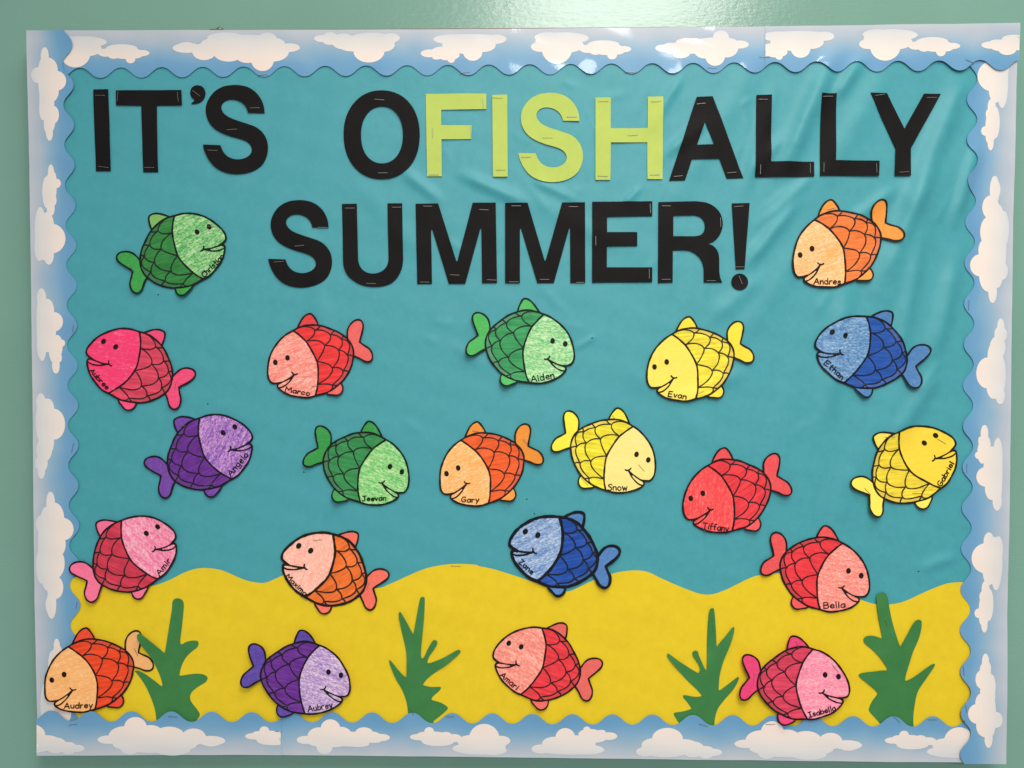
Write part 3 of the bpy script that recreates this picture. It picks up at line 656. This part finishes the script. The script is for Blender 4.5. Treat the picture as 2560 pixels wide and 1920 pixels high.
SCALES = [[(620, 345), (720, 314), (800, 310), (870, 325), (915, 355), (925, 385), (910, 440), (860, 500), (785, 555)],
 [(1020, 292), (975, 340), (930, 362)], [(935, 362), (1030, 362), (1110, 380), (1170, 412), (1200, 450), (1200, 500), (1170, 560), (1105, 620)],
 [(1265, 368), (1230, 405), (1200, 432)], [(1205, 432), (1290, 450), (1350, 480), (1395, 520), (1408, 570), (1400, 630), (1355, 700)],
 [(1422, 458), (1395, 505)], [(1398, 513), (1460, 525), (1505, 550), (1535, 600), (1540, 660), (1530, 720), (1510, 772)],
 [(785, 558), (860, 542), (950, 542), (1030, 562), (1080, 595), (1102, 640), (1090, 700), (1050, 790), (980, 898)],
 [(1105, 622), (1190, 625), (1260, 645), (1320, 680), (1355, 720), (1368, 770), (1350, 860), (1310, 930), (1250, 1005)],
 [(1358, 705), (1420, 715), (1475, 745), (1510, 785), (1525, 830), (1510, 910), (1475, 980), (1438, 1048)],
 [(1512, 774), (1560, 782), (1612, 797)], [(975, 905), (1060, 915), (1140, 935), (1200, 965), (1235, 1005), (1245, 1050), (1220, 1110), (1160, 1180), (1080, 1240), (995, 1295)],
 [(1248, 1008), (1330, 1005), (1390, 1025), (1425, 1060), (1425, 1100), (1400, 1150), (1340, 1220), (1240, 1305)],
 [(1436, 1056), (1490, 1052), (1525, 1072)], [(992, 1302), (1080, 1290), (1160, 1288), (1220, 1300), (1245, 1330), (1235, 1370), (1195, 1410)], [(1240, 1310), (1325, 1314)]]
SREG = np.array([tuple(p) for p in DIV[::-1][:-1]] + [(560, 392)] + [(640, 340), (720, 314), (800, 310), (870, 325), (915, 355), (935, 362), (1030, 362), (1110, 380), (1170, 412), (1205, 432), (1290, 450), (1350, 480), (1398, 513), (1460, 525), (1505, 550), (1535, 600), (1540, 660), (1530, 720), (1512, 774), (1525, 830), (1510, 910), (1475, 980), (1438, 1048), (1425, 1100), (1400, 1150), (1340, 1220), (1240, 1305), (1245, 1330), (1235, 1370), (1195, 1410), (1080, 1452)], float)
MOUTH = [[(345, 1300), (420, 1262), (500, 1212), (560, 1166), (588, 1142)], [(296, 1393), (370, 1375), (440, 1325), (500, 1265), (545, 1200), (580, 1148)], [(538, 1108), (560, 1135), (600, 1148), (635, 1135)], [(500, 1232), (545, 1190), (575, 1158)]]
TLM = np.array([(245, 948), (455, 862), (585, 1145), (1712, 555), (545, 390), (945, 1495), (298, 1393), (840, 82), (1690, 168), (1952, 815)], float)
LMW = np.array([1, 1, 1, 1, 1, 1, .8, .6, .5, .5])
# name, crop origin, landmarks: outer eye, inner eye, mouth corner, tail notch, head-body line top, bottom, lower lip, back fin, tail ends
FISH = [
 dict(n='Christian', o=(270, 510), l=[(1765, 405), (1550, 492), (1665, 790), (440, 1180), (1140, 205), (1645, 1285), (2050, 770), (755, 180), (195, 895), (495, 1520)], t=((1682, 1272), (2022, 922), 88), c=[(45, 140, 62), (52, 112, 72), (172, 216, 152), (52, 156, 76), (50, 156, 64), (124, 182, 94)], lift=(2, 4), s=[(1750, 393, 1840, 395), (400, 1060, 450, 1170), (1550, 1275, 1640, 1250)], lab='dark green fish left of the second title line', r=.5),
 dict(n='Andres', o=(1950, 480), l=[(330, 1097), (533, 985), (690, 1265), (1795, 540), (590, 495), (1105, 1575), (420, 1555), (850, 140), (1755, 140), (2060, 810)], t=((570, 1592), (1025, 1600), 100), c=[(250, 124, 52), (216, 116, 70), (251, 202, 148), (249, 170, 92), (246, 152, 56), None], lift=(2, 3), s=[(800, 315, 935, 283)], lab='orange fish right of the exclamation mark with peach head', r=.25),
 dict(n='Aubree', o=(190, 800), l=[(495, 370), (710, 465), (595, 755), (1805, 1165), (1125, 200), (590, 1255), (185, 730), (1525, 185), (2050, 905), (1760, 1520)], t=((242, 880), (545, 1200), 80), c=[(226, 66, 94), (190, 66, 80), (252, 112, 150), (244, 56, 110), (250, 72, 122), None], lift=(1.5, 1.5), s=[(630, 1190, 720, 1220), (1745, 1060, 1720, 1210)], lab='hot pink fish with a tilted-up head by the left border', r=-.2, bias=.25),
 dict(n='Marco', o=(650, 770), l=[(270, 940), (485, 858), (610, 1160), (1735, 600), (590, 390), (965, 1500), (310, 1385), (875, 85), (1700, 215), (1955, 860)], t=((445, 1440), (860, 1512), 80), c=[(246, 54, 54), (196, 66, 70), (251, 172, 155), (236, 120, 110), (241, 100, 94), (232, 62, 62)], lift=(1.5, 3.5), s=[(915, 1357, 1005, 1350)], lab='red fish with a pale pink head below the letter U', r=.3),
 dict(n='Aiden', o=(1140, 730), l=[(1882, 898), (1660, 845), (1590, 1155), (375, 755), (1505, 385), (1265, 1555), (1905, 1360), (1195, 110), (385, 350), (175, 1045)], t=((1300, 1560), (1700, 1480), 108), c=[(54, 164, 94), (76, 142, 102), (194, 232, 172), (92, 184, 114), (72, 182, 86), None], lift=(6, 6), s=[(1220, 370, 1360, 412)], lab='green fish with a pale mint head below the letters M and E', r=-.1),
 dict(n='Evan', o=(1600, 780), l=[tuple(p) for p in TLM], t=((475, 1455), (780, 1500), 90), c=[(252, 228, 60), (225, 195, 75), (252, 226, 112), (250, 218, 62), (250, 215, 56), None], lift=(1.5, 2), s=[(955, 1415, 1090, 1370)], lab='yellow fish facing left below the exclamation mark', r=.2, soft=1),
 dict(n='Ethan', o=(2010, 760), l=[(463, 487), (685, 545), (600, 870), (1895, 1060), (1065, 215), (680, 1350), (215, 890), (1495, 125), (2130, 765), (1900, 1430)], t=((322, 1032), (622, 1312), 90), c=[(24, 86, 180), (60, 90, 160), (128, 168, 206), (70, 116, 164), (70, 122, 178), None], lift=(5, 4), s=[(875, 1345, 1030, 1390)], lab='blue fish near the right border', r=-.12),
 dict(n='Angelo', o=(340, 1020), l=[(1725, 325), (1515, 427), (1650, 715), (440, 1170), (1100, 175), (1650, 1215), (2015, 665), (690, 170), (170, 900), (510, 1535)], t=((1655, 1185), (1955, 812), 100), c=[(115, 45, 160), (95, 50, 130), (206, 152, 210), (115, 66, 165), (112, 62, 160), None], lift=(2, 2.5), s=[(765, 308, 880, 308), (1185, 1335, 1345, 1300)], lab='purple fish with a streaky violet head left of the middle', r=1.0),
 dict(n='Jeevan', o=(740, 1040), l=[(1830, 957), (1620, 868), (1495, 1150), (385, 545), (1545, 405), (1120, 1480), (1775, 1400), (1305, 85), (430, 155), (140, 800)], t=((1150, 1465), (1560, 1450), 80), c=[(50, 150, 80), (62, 120, 80), (178, 226, 148), (84, 180, 100), (46, 150, 66), None], lift=(3, 7), s=[], lab='green fish next to the orange fish in the middle row', r=-.45),
 dict(n='Gary', o=(1070, 1040), l=[(322, 992), (525, 893), (670, 1170), (1745, 515), (590, 415), (1060, 1485), (400, 1430), (830, 95), (1690, 135), (1975, 760)], t=((580, 1480), (880, 1480), 85), c=[(250, 96, 34), (220, 95, 60), (250, 198, 134), (248, 166, 80), (248, 150, 50), None], lift=(5, 3), s=[(770, 250, 905, 275), (1650, 395, 1720, 490)], lab='orange fish at the centre of the middle row', r=.4),
 dict(n='Snow', o=(1350, 1000), l=[(1868, 1030), (1660, 928), (1525, 1215), (430, 565), (1600, 460), (1130, 1545), (1785, 1480), (1345, 130), (510, 210), (200, 820)], t=((1168, 1552), (1500, 1555), 105), c=[(252, 230, 50), (230, 205, 85), (252, 230, 154), (252, 221, 112), (250, 228, 62), None], lift=(2, 2), s=[(1250, 265, 1335, 370), (1700, 1110, 1800, 1225), (715, 1345, 830, 1470)], lab='yellow fish with a pale cream head just right of the centre', r=-.4, soft=1),
 dict(n='Tiffany', o=(1690, 1105), l=[(250, 970), (460, 885), (585, 1170), (1720, 580), (545, 400), (965, 1515), (300, 1410), (830, 95), (1690, 200), (1955, 850)], t=((450, 1482), (890, 1535), 98), c=[(240, 56, 66), (206, 62, 70), (251, 122, 114), (236, 68, 72), (240, 78, 82), None], lift=(5, 4), s=[(470, 1500, 490, 1555)], lab='all red fish with a red head facing left', r=1.3, bias=.3),
 dict(n='Gabriel', o=(2110, 1055), l=[(1558, 228), (1363, 362), (1540, 625), (395, 1255), (905, 165), (1640, 1130), (1930, 540), (495, 225), (95, 1035), (520, 1600)], t=((1652, 1112), (1875, 712), 85), c=[(252, 219, 56), (220, 190, 70), (250, 217, 76), (248, 208, 46), (252, 221, 86), None], lift=(5, 2), s=[(685, 255, 850, 250), (1590, 285, 1730, 370), (320, 1125, 430, 1245), (1160, 1225, 1315, 1225)], lab='yellow fish tilted up beside the right border', r=.2, soft=1),
 dict(n='Amir', o=(160, 1280), l=[(1648, 243), (1445, 358), (1595, 640), (435, 1165), (1010, 140), (1635, 1140), (1965, 570), (605, 150), (135, 930), (505, 1520)], t=((1672, 1092), (1872, 832), 95), c=[(216, 56, 80), (186, 62, 76), (251, 172, 190), (236, 102, 152), (250, 112, 152), None], lift=(4, 2), base=2.6, s=[], lab='pink fish overlapping the sand by the left border', r=-.9),
 dict(n='Maxima', o=(680, 1310), l=[(465, 370), (678, 455), (570, 750), (1770, 1100), (1065, 170), (600, 1245), (185, 740), (1475, 155), (2015, 835), (1700, 1460)], t=((242, 902), (572, 1232), 78), c=[(250, 116, 40), (220, 112, 60), (253, 190, 170), (246, 162, 142), (250, 112, 92), None], lift=(1.5, 2), s=[(715, 280, 865, 262), (1690, 985, 1650, 1125), (500, 1240, 605, 1310)], lab='orange fish with a pale pink thickly outlined head above the sand', r=1.1, bold=1.25, bias=.62),
 dict(n='Zane', o=(1250, 1260), l=[(438, 475), (655, 522), (580, 830), (1835, 1065), (1010, 215), (655, 1300), (195, 870), (1430, 135), (2050, 790), (1800, 1405)], t=((322, 1012), (545, 1202), 85), c=[(18, 80, 180), (45, 80, 150), (172, 192, 220), (84, 126, 182), (75, 125, 186), None], lift=(4, 3), s=[], lab='blue fish with thick black outlines over the sand edge', r=.35, bold=1.75),
 dict(n='Bella', o=(1880, 1300), l=[(1868, 948), (1648, 865), (1535, 1165), (350, 595), (1545, 395), (1160, 1530), (1840, 1410), (1255, 85), (415, 215), (130, 865)], t=((1225, 1515), (1590, 1495), 100), c=[(245, 56, 66), (200, 62, 66), (251, 172, 156), (236, 116, 106), (240, 82, 82), None], lift=(3, 2), s=[], lab='red fish with a pink head above the right seaweed', r=-.35),
 dict(n='Audrey', o=(90, 1555), l=[(315, 970), (540, 863), (685, 1140), (1800, 515), (630, 390), (1080, 1460), (390, 1420), (905, 85), (1740, 145), (2010, 790)], t=((545, 1450), (1012, 1450), 95), c=[(250, 72, 26), (212, 76, 46), (252, 194, 130), (248, 172, 97), (250, 182, 112), (245, 72, 40)], lift=(0, 1), base=6.4, slope=-5.0, s=[(1715, 445, 1775, 575)], lab='orange red fish with a peach head in the bottom left corner', r=.35),
 dict(n='Aubrey', o=(590, 1560), l=[(1838, 840), (1615, 787), (1555, 1090), (345, 695), (1450, 350), (1210, 1505), (1845, 1310), (1145, 80), (330, 310), (125, 1000)], t=((1272, 1477), (1690, 1402), 98), c=[(116, 46, 160), (100, 50, 135), (228, 200, 222), (154, 118, 190), (90, 66, 165), None], lift=(3, 1), base=5.2, s=[(1140, 170, 1290, 155), (800, 1345, 950, 1390)], lab='purple fish with a pale lilac head on the sand', r=-.4),
 dict(n='Amari', o=(1210, 1550), l=[(423, 385), (642, 447), (565, 760), (1810, 990), (1005, 120), (645, 1265), (195, 790), (1400, 75), (2030, 705), (1770, 1350)], t=((267, 950), (552, 1192), 95), c=[(240, 56, 66), (210, 62, 66), (253, 176, 156), (238, 120, 110), (236, 102, 92), None], lift=(2, 3), s=[(710, 1240, 855, 1280)], lab='red fish with a tilted-up pink head low on the sand', r=-.6),
 dict(n='Isabella', o=(1830, 1570), l=[(1800, 795), (1568, 770), (1535, 1085), (265, 825), (1345, 345), (1260, 1525), (1875, 1265), (1035, 105), (205, 425), (105, 1130)], t=((1302, 1502), (1752, 1372), 85), c=[(222, 62, 92), (186, 62, 80), (253, 170, 184), (240, 120, 156), (241, 62, 118), None], lift=(5, 1), base=5.0, s=[(1065, 180, 1125, 310), (355, 745, 335, 890), (1690, 590, 1800, 720)], lab='pink fish at the bottom between two seaweeds', r=.05),
]
GL = {
 'A': (.62, [[(0, 0), (.35, 1), (.62, 0)], [(.12, .36), (.54, .36)]]), 'B': (.5, [[(0, 0), (0, 1)], [(0, 1), (.3, .98), (.42, .8), (.32, .58), (0, .52)], [(0, .52), (.38, .48), (.5, .26), (.35, .03), (0, 0)]]),
 'C': (.52, [[(.5, .85), (.38, 1), (.18, .95), (.03, .7), (0, .4), (.1, .1), (.3, 0), (.52, .12)]]), 'E': (.48, [[(.48, 1), (.05, .97)], [(.04, .97), (0, 0)], [(0, 0), (.48, .02)], [(.02, .52), (.4, .54)]]),
 'G': (.55, [[(.5, .88), (.3, 1), (.1, .85), (0, .5), (.1, .12), (.32, 0), (.5, .15), (.52, .45)], [(.52, .45), (.28, .45)]]), 'I': (.4, [[(0, 1), (.4, 1)], [(.2, 1), (.2, 0)], [(0, 0), (.4, 0)]]),
 'J': (.5, [[(.1, 1), (.5, 1)], [(.35, 1), (.35, .2), (.25, .02), (.1, 0), (0, .15)]]), 'M': (.75, [[(0, 0), (.08, 1)], [(.08, 1), (.38, .4)], [(.38, .4), (.66, 1)], [(.66, 1), (.75, 0)]]),
 'S': (.46, [[(.45, .88), (.3, 1), (.1, .92), (.06, .72), (.25, .55), (.42, .38), (.42, .14), (.22, 0), (0, .1)]]), 'T': (.6, [[(0, 1), (.6, 1)], [(.3, 1), (.3, 0)]]),
 'Z': (.48, [[(0, 1), (.45, 1)], [(.45, 1), (0, 0)], [(0, 0), (.48, .02)]]),
 'a': (.42, [[(.4, .52), (.22, .62), (.03, .45), (.02, .15), (.15, 0), (.3, .08), (.4, .4)], [(.4, .6), (.41, 0)]]), 'b': (.4, [[(0, 1), (0, 0)], [(0, .4), (.2, .6), (.38, .45), (.38, .15), (.2, 0), (0, .12)]]),
 'c': (.38, [[(.36, .5), (.2, .6), (.03, .42), (.02, .16), (.16, 0), (.36, .1)]]), 'd': (.42, [[(.4, 1), (.4, 0)], [(.4, .4), (.2, .6), (.02, .45), (.02, .15), (.2, 0), (.4, .12)]]),
 'e': (.38, [[(.03, .32), (.37, .34), (.32, .55), (.18, .61), (.03, .42), (.03, .15), (.18, 0), (.37, .1)]]), 'f': (.35, [[(.35, .95), (.22, 1), (.12, .85), (.12, 0)], [(0, .55), (.3, .55)]]),
 'g': (.4, [[(.38, .55), (.2, .62), (.03, .45), (.03, .18), (.17, .03), (.38, .15)], [(.38, .6), (.38, -.2), (.2, -.36), (.02, -.25)]]), 'h': (.38, [[(0, 1), (0, 0)], [(0, .4), (.18, .6), (.34, .5), (.36, 0)]]),
 'i': (.08, [[(.04, .58), (.04, 0)], [(.04, .82), (.04, .88)]]), 'l': (.08, [[(.04, 1), (.04, 0)]]), 'm': (.55, [[(0, .6), (0, 0)], [(0, .42), (.14, .6), (.26, .5), (.27, 0)], [(.27, .42), (.4, .6), (.52, .5), (.54, 0)]]),
 'n': (.36, [[(0, .6), (0, 0)], [(0, .4), (.18, .6), (.33, .5), (.35, 0)]]), 'o': (.4, [[(.2, .6), (.05, .5), (0, .3), (.06, .08), (.2, 0), (.34, .08), (.4, .3), (.34, .52), (.2, .6)]]),
 'r': (.28, [[(0, .6), (0, 0)], [(0, .38), (.12, .56), (.28, .58)]]), 's': (.34, [[(.32, .52), (.18, .6), (.04, .5), (.1, .35), (.26, .27), (.32, .12), (.18, 0), (0, .08)]]),
 't': (.3, [[(.15, .95), (.15, .05), (.28, 0)], [(0, .6), (.32, .6)]]), 'u': (.37, [[(0, .6), (.02, .15), (.15, 0), (.32, .12)], [(.35, .6), (.36, 0)]]), 'v': (.36, [[(0, .6), (.18, 0)], [(.18, 0), (.36, .6)]]),
 'w': (.52, [[(0, .6), (.12, 0)], [(.12, 0), (.26, .5)], [(.26, .5), (.4, 0)], [(.4, 0), (.52, .6)]]), 'x': (.36, [[(0, .6), (.36, 0)], [(.36, .6), (0, 0)]]), 'y': (.38, [[(0, .6), (.18, .08)], [(.38, .62), (.1, -.35)]])}
def writing(word, a, b, cap):
    """strokes of a handwritten word between two baseline points, in crop pixels"""
    sps = .17
    tot = sum(GL[ch][0] for ch in word) + sps * (len(word) - 1)
    a = np.array(a, float); b = np.array(b, float); L = np.hypot(*(b - a)); e = (b - a) / L; up = np.array([e[1], -e[0]])
    kx = L / tot; x = 0; out = []; rnd = random.Random(word)
    for ch in word:
        wd, strokes = GL[ch]; dy = rnd.uniform(-.03, .03); sl = rnd.uniform(-.03, .06)
        for s_ in strokes:
            P = np.array(s_, float); P = smooth(P, 4) if len(P) > 2 and ch not in 'A' else resample(P, .1, False)
            out.append(a + e * ((x + P[:, 0] + sl * P[:, 1]) * kx)[:, None] + up * ((P[:, 1] + dy) * cap)[:, None])
        x += wd + sps
    return out
def ellipse(c, rx, ry, rot, n=28):
    t = np.linspace(0, 2 * math.pi, n, endpoint=False)
    p = np.stack([rx * np.cos(t), ry * np.sin(t)], 1); cs, sn = math.cos(rot), math.sin(rot)
    return p @ np.array([[cs, sn], [-sn, cs]]) + np.array(c)
sm = lambda P, n=4: smooth(P, n)
HEAD_P = np.concatenate([sm(CHIN)[:-1], sm(LIP)[:-1], sm(UPLIP)[:-1], sm(DIV)[:-1]])
BODY_P = np.concatenate([sm(BACK)[:-1], sm(DIV)[::-1][:-1]])
bk = sm(BACK)
def between(p, q):      # stretch of the back line between two points
    i = np.argmin(np.hypot(*(bk - np.array(p)).T)); j = np.argmin(np.hypot(*(bk - np.array(q)).T))
    return bk[i:j + 1] if i <= j else bk[j:i + 1][::-1]
DORS_P = np.concatenate([sm(DORSAL), between((982, 282), (612, 345))[1:-1]])
TAIL_P = np.concatenate([sm(TAIL)[:-1], sm(TAIL2), between((1614, 792), (1497, 510))[1:-1]])
BELL_P = np.concatenate([sm(BELLY), between((1380, 1268), (1135, 1440))[1:-1]])
PARTS = {}
for nm, P in (('head', HEAD_P), ('body', BODY_P), ('dorsal_fin', DORS_P), ('tail', TAIL_P), ('belly_fin', BELL_P), ('scales', SREG)):
    PARTS[nm] = triangulate([resample(P, 55)], (), 75)
for fi, f in enumerate(FISH):
    o = f['o']; n = f['n']
    lm = crop(o[0], o[1], S3, f['l'])
    # least-squares affine template -> photograph pixels, then onto the board
    A = np.concatenate([TLM, np.ones((10, 1))], 1); Wt = np.sqrt(LMW)[:, None]
    K, *_ = np.linalg.lstsq(A * Wt, lm * Wt, rcond=None)
    rnd = random.Random(100 + fi)
    a1, a2, a3, a4 = [rnd.uniform(0, 6.28) for _ in range(4)]
    def warp(P):      # hand cutting: tiny wobble in the outline
        P = np.asarray(P, float)
        return P + np.stack([5 * np.sin(P[:, 1] / 170 + a1) + 2.5 * np.sin(P[:, 1] / 61 + a3), 5 * np.sin(P[:, 0] / 190 + a2) + 2.5 * np.sin(P[:, 0] / 53 + a4)], 1)
    def t2b(P):
        P = np.asarray(P, float)
        return px2b(np.concatenate([P, np.ones((len(P), 1))], 1) @ K)
    Ki = np.linalg.inv(K[:2])
    def b_t(P2px): return (P2px - K[2]) @ Ki
    tl, bl = f['lift']; base = f.get('base', 1.2); slope = f.get('slope', 0)
    nz_ = rnd.uniform(.0, 1.2); ch_ = rnd.uniform(0, 1.2)
    def hgt(P):       # template point -> lift off the backing (m): tail, belly fin, nose and chin curl forward
        x, y = P[:, 0], P[:, 1]
        h = base + slope * np.clip((x - 300) / 1300, 0, 1) + tl * np.clip((x - 1450) / 480, 0, 1.1) ** 1.5
        h = h + bl * np.clip((y - 1230) / 260, 0, 1) ** 1.4 * np.clip((x - 1000) / 350, 0, 1) + nz_ * np.clip((420 - x) / 330, 0, 1) ** 1.5 + ch_ * np.clip((y - 1300) / 240, 0, 1)
        h = h + .35 * np.sin(x / 310 + a2) * np.sin(y / 270 + a1) + .35
        return h * .00115
    def surf_t(P, X): return relief(X[:, 0], X[:, 1]) + hgt(P)
    ctr = t2b(np.array([[800, 900]]))[0]; org = (float(ctr[0]), 0.0, float(ctr[1]))
    root = empty('paper_fish', org); tag(root, f['lab'], 'paper fish', 'coloured paper fish on the board')
    body, rim, hl, hd, fin, dor = f['c']; dor = dor or fin
    bd = f.get('bias', .5); soft = f.get('soft')
    ang = f['r']
    if soft:
        mh = crayon('head_colour', hd, hl, ang, fi + 1, bd, .5, .3); mf = crayon('fin_colour', fin, tuple(min(255, x + 8) for x in fin), ang, fi + 2, .4, .6, .3); md = mf
    else:
        mh = crayon('head_colour', hd, hl, ang, fi + 1, bd)
        mk_ = lambda c_: crayon('fin_colour', tuple(int(x * .95) for x in c_), tuple(int(x + (255 - x) * .14) for x in c_), ang + .4, fi + 2, .22, 1.0, .22)
        mf = mk_(fin); md = mf if dor == fin else mk_(dor)
    mb = marker('scale_colour', tuple(x * (.95 if body[0] > 200 else .88) for x in body), ang * .5, fi + 3, .26); mr = marker('rim_colour', rim, 0, fi + 4, .1)
    dk = tuple(int(8 + x * .14) for x in body); ink = flat('ink', tuple(int(9 + x * .07) for x in body), .6, .2); ink2 = flat('scale_ink', dk, .55)
    belly_m = md if n == 'Audrey' else mf
    for nm, mt, up in (('head', mh, 0), ('body', mr, 0), ('scales', mb, .00012), ('dorsal_fin', md, -.00004), ('tail', mf, -.00004), ('belly_fin', belly_m, -.00004)):
        Vt, T = PARTS[nm]; Vw = warp(Vt); X = t2b(Vw)
        sheet(nm, X, T, surf_t(Vt, X) + up, mt, root, org, .00018 if nm != 'scales' else 0)
    px = S3 and .0005 / S3 * 1.0
    kk = np.sqrt(abs(np.linalg.det(K[:2]))) * .000495      # metres for one template pixel
    bold = f.get('bold', 1.0)
    def ink_lines(name, lines, mat, up, seed):
        L = []
        for P, wd in lines:
            P = np.asarray(P, float); L.append((P, wd))
        out = []
        for P, wd in L:
            Pw = warp(P); X = t2b(Pw); out.append((X, wd * kk, surf_t(P, X)))
        # carry the lift through a nearest lookup
        allX = np.concatenate([q[0] for q in out]); allH = np.concatenate([q[2] for q in out])
        pos = [0]
        def surf(X):
            i = pos[0]; pos[0] += 1
            return look[i]
        look = [q[2] for q in out]
        return ribbons(name, [(q[0], q[1]) for q in out], mat, root, org, surf, up, seed)
    rs = lambda P: resample(P, 30, False)
    outl = [(rs(sm(BACK)), 31 * bold), (rs(np.concatenate([sm(CHIN)[:-1], sm(LIP)])), 32 * bold), (rs(sm(UPLIP)), 32 * bold), (rs(sm(DIV)), 31 * bold), (rs(sm(DORSAL)), 30 * bold), (rs(np.concatenate([sm(TAIL)[:-1], sm(TAIL2)])), 30 * bold), (rs(sm(BELLY)), 28 * bold)]
    if n == 'Maxima': outl = [(p, w_ * (.85 if i in (4, 5, 6) else 1.15)) for i, (p, w_) in enumerate(outl)]
    ink_lines('outline', outl, ink, .0003, fi)
    ink_lines('scale_lines', [(rs(sm(P)), 23 * min(bold, 1.2)) for P in SCALES], ink2, .00026, fi + 40)
    ink_lines('mouth', [(rs(sm(P)), (25 if i < 2 else 24 if i == 2 else 16) * min(bold, 1.35)) for i, P in enumerate(MOUTH)], ink, .00036, fi + 80)
    for ec in ((245, 948), (455, 862)):
        # eyes sit where this fish has them
        E = ellipse(ec, 40 * min(bold, 1.12), 48 * min(bold, 1.12), -.15)
        Vt, T = triangulate([E], ()); X = t2b(Vt)
        sheet('eye', X, T, surf_t(Vt, X) + .0004, ink, root, org, 0)
    # the name in handwriting
    a_, b_, cap = f['t']
    ws = writing(n, a_, b_, cap); lines = []; look2 = []
    for s_ in ws:
        P = crop(o[0], o[1], S3, s_); X = px2b(P); Pt = b_t(P)
        lines.append((X, 19 * .0005 / S3)); look2.append(surf_t(Pt, X))
    it = iter(look2)
    ribbons('name_lettering', lines, ink, root, org, lambda X: next(it), .0004, fi)
    for a, b, c2, d in f['s']:
        q = crop(o[0], o[1], S3, [(a, b), (c2, d)]); pt = b_t(q)
        X = px2b(q); hh = surf_t(pt, X).max()
        staple(root, org, q[0], q[1], lambda P, hh=hh: np.full(len(P), hh), .0003)

# ------------------------------------------------------------------ small metal hanger on the board's top edge
hq = px2b([(542, 73)])[0]
horg = (float(hq[0]), .002, float(bz1 + .0012))
hang = empty('metal_hanger', horg)
tag(hang, 'tiny metal hanger clip on the top edge of the board', 'hanger')
box_bm('plate', (-.010, .000, -.001), (.008, .012, .0008), M['brass'], hang, .0003)
import bmesh
bm = bmesh.new(); bmesh.ops.create_uvsphere(bm, u_segments=16, v_segments=10, radius=.0042)
for v_ in bm.verts: v_.co.z = v_.co.z * .75 + .0022
me = bpy.data.meshes.new('knob'); bm.to_mesh(me); bm.free(); me.polygons.foreach_set('use_smooth', [True] * len(me.polygons))
kn = link('knob', me, M['staple'], hang, (.001, .006, 0))
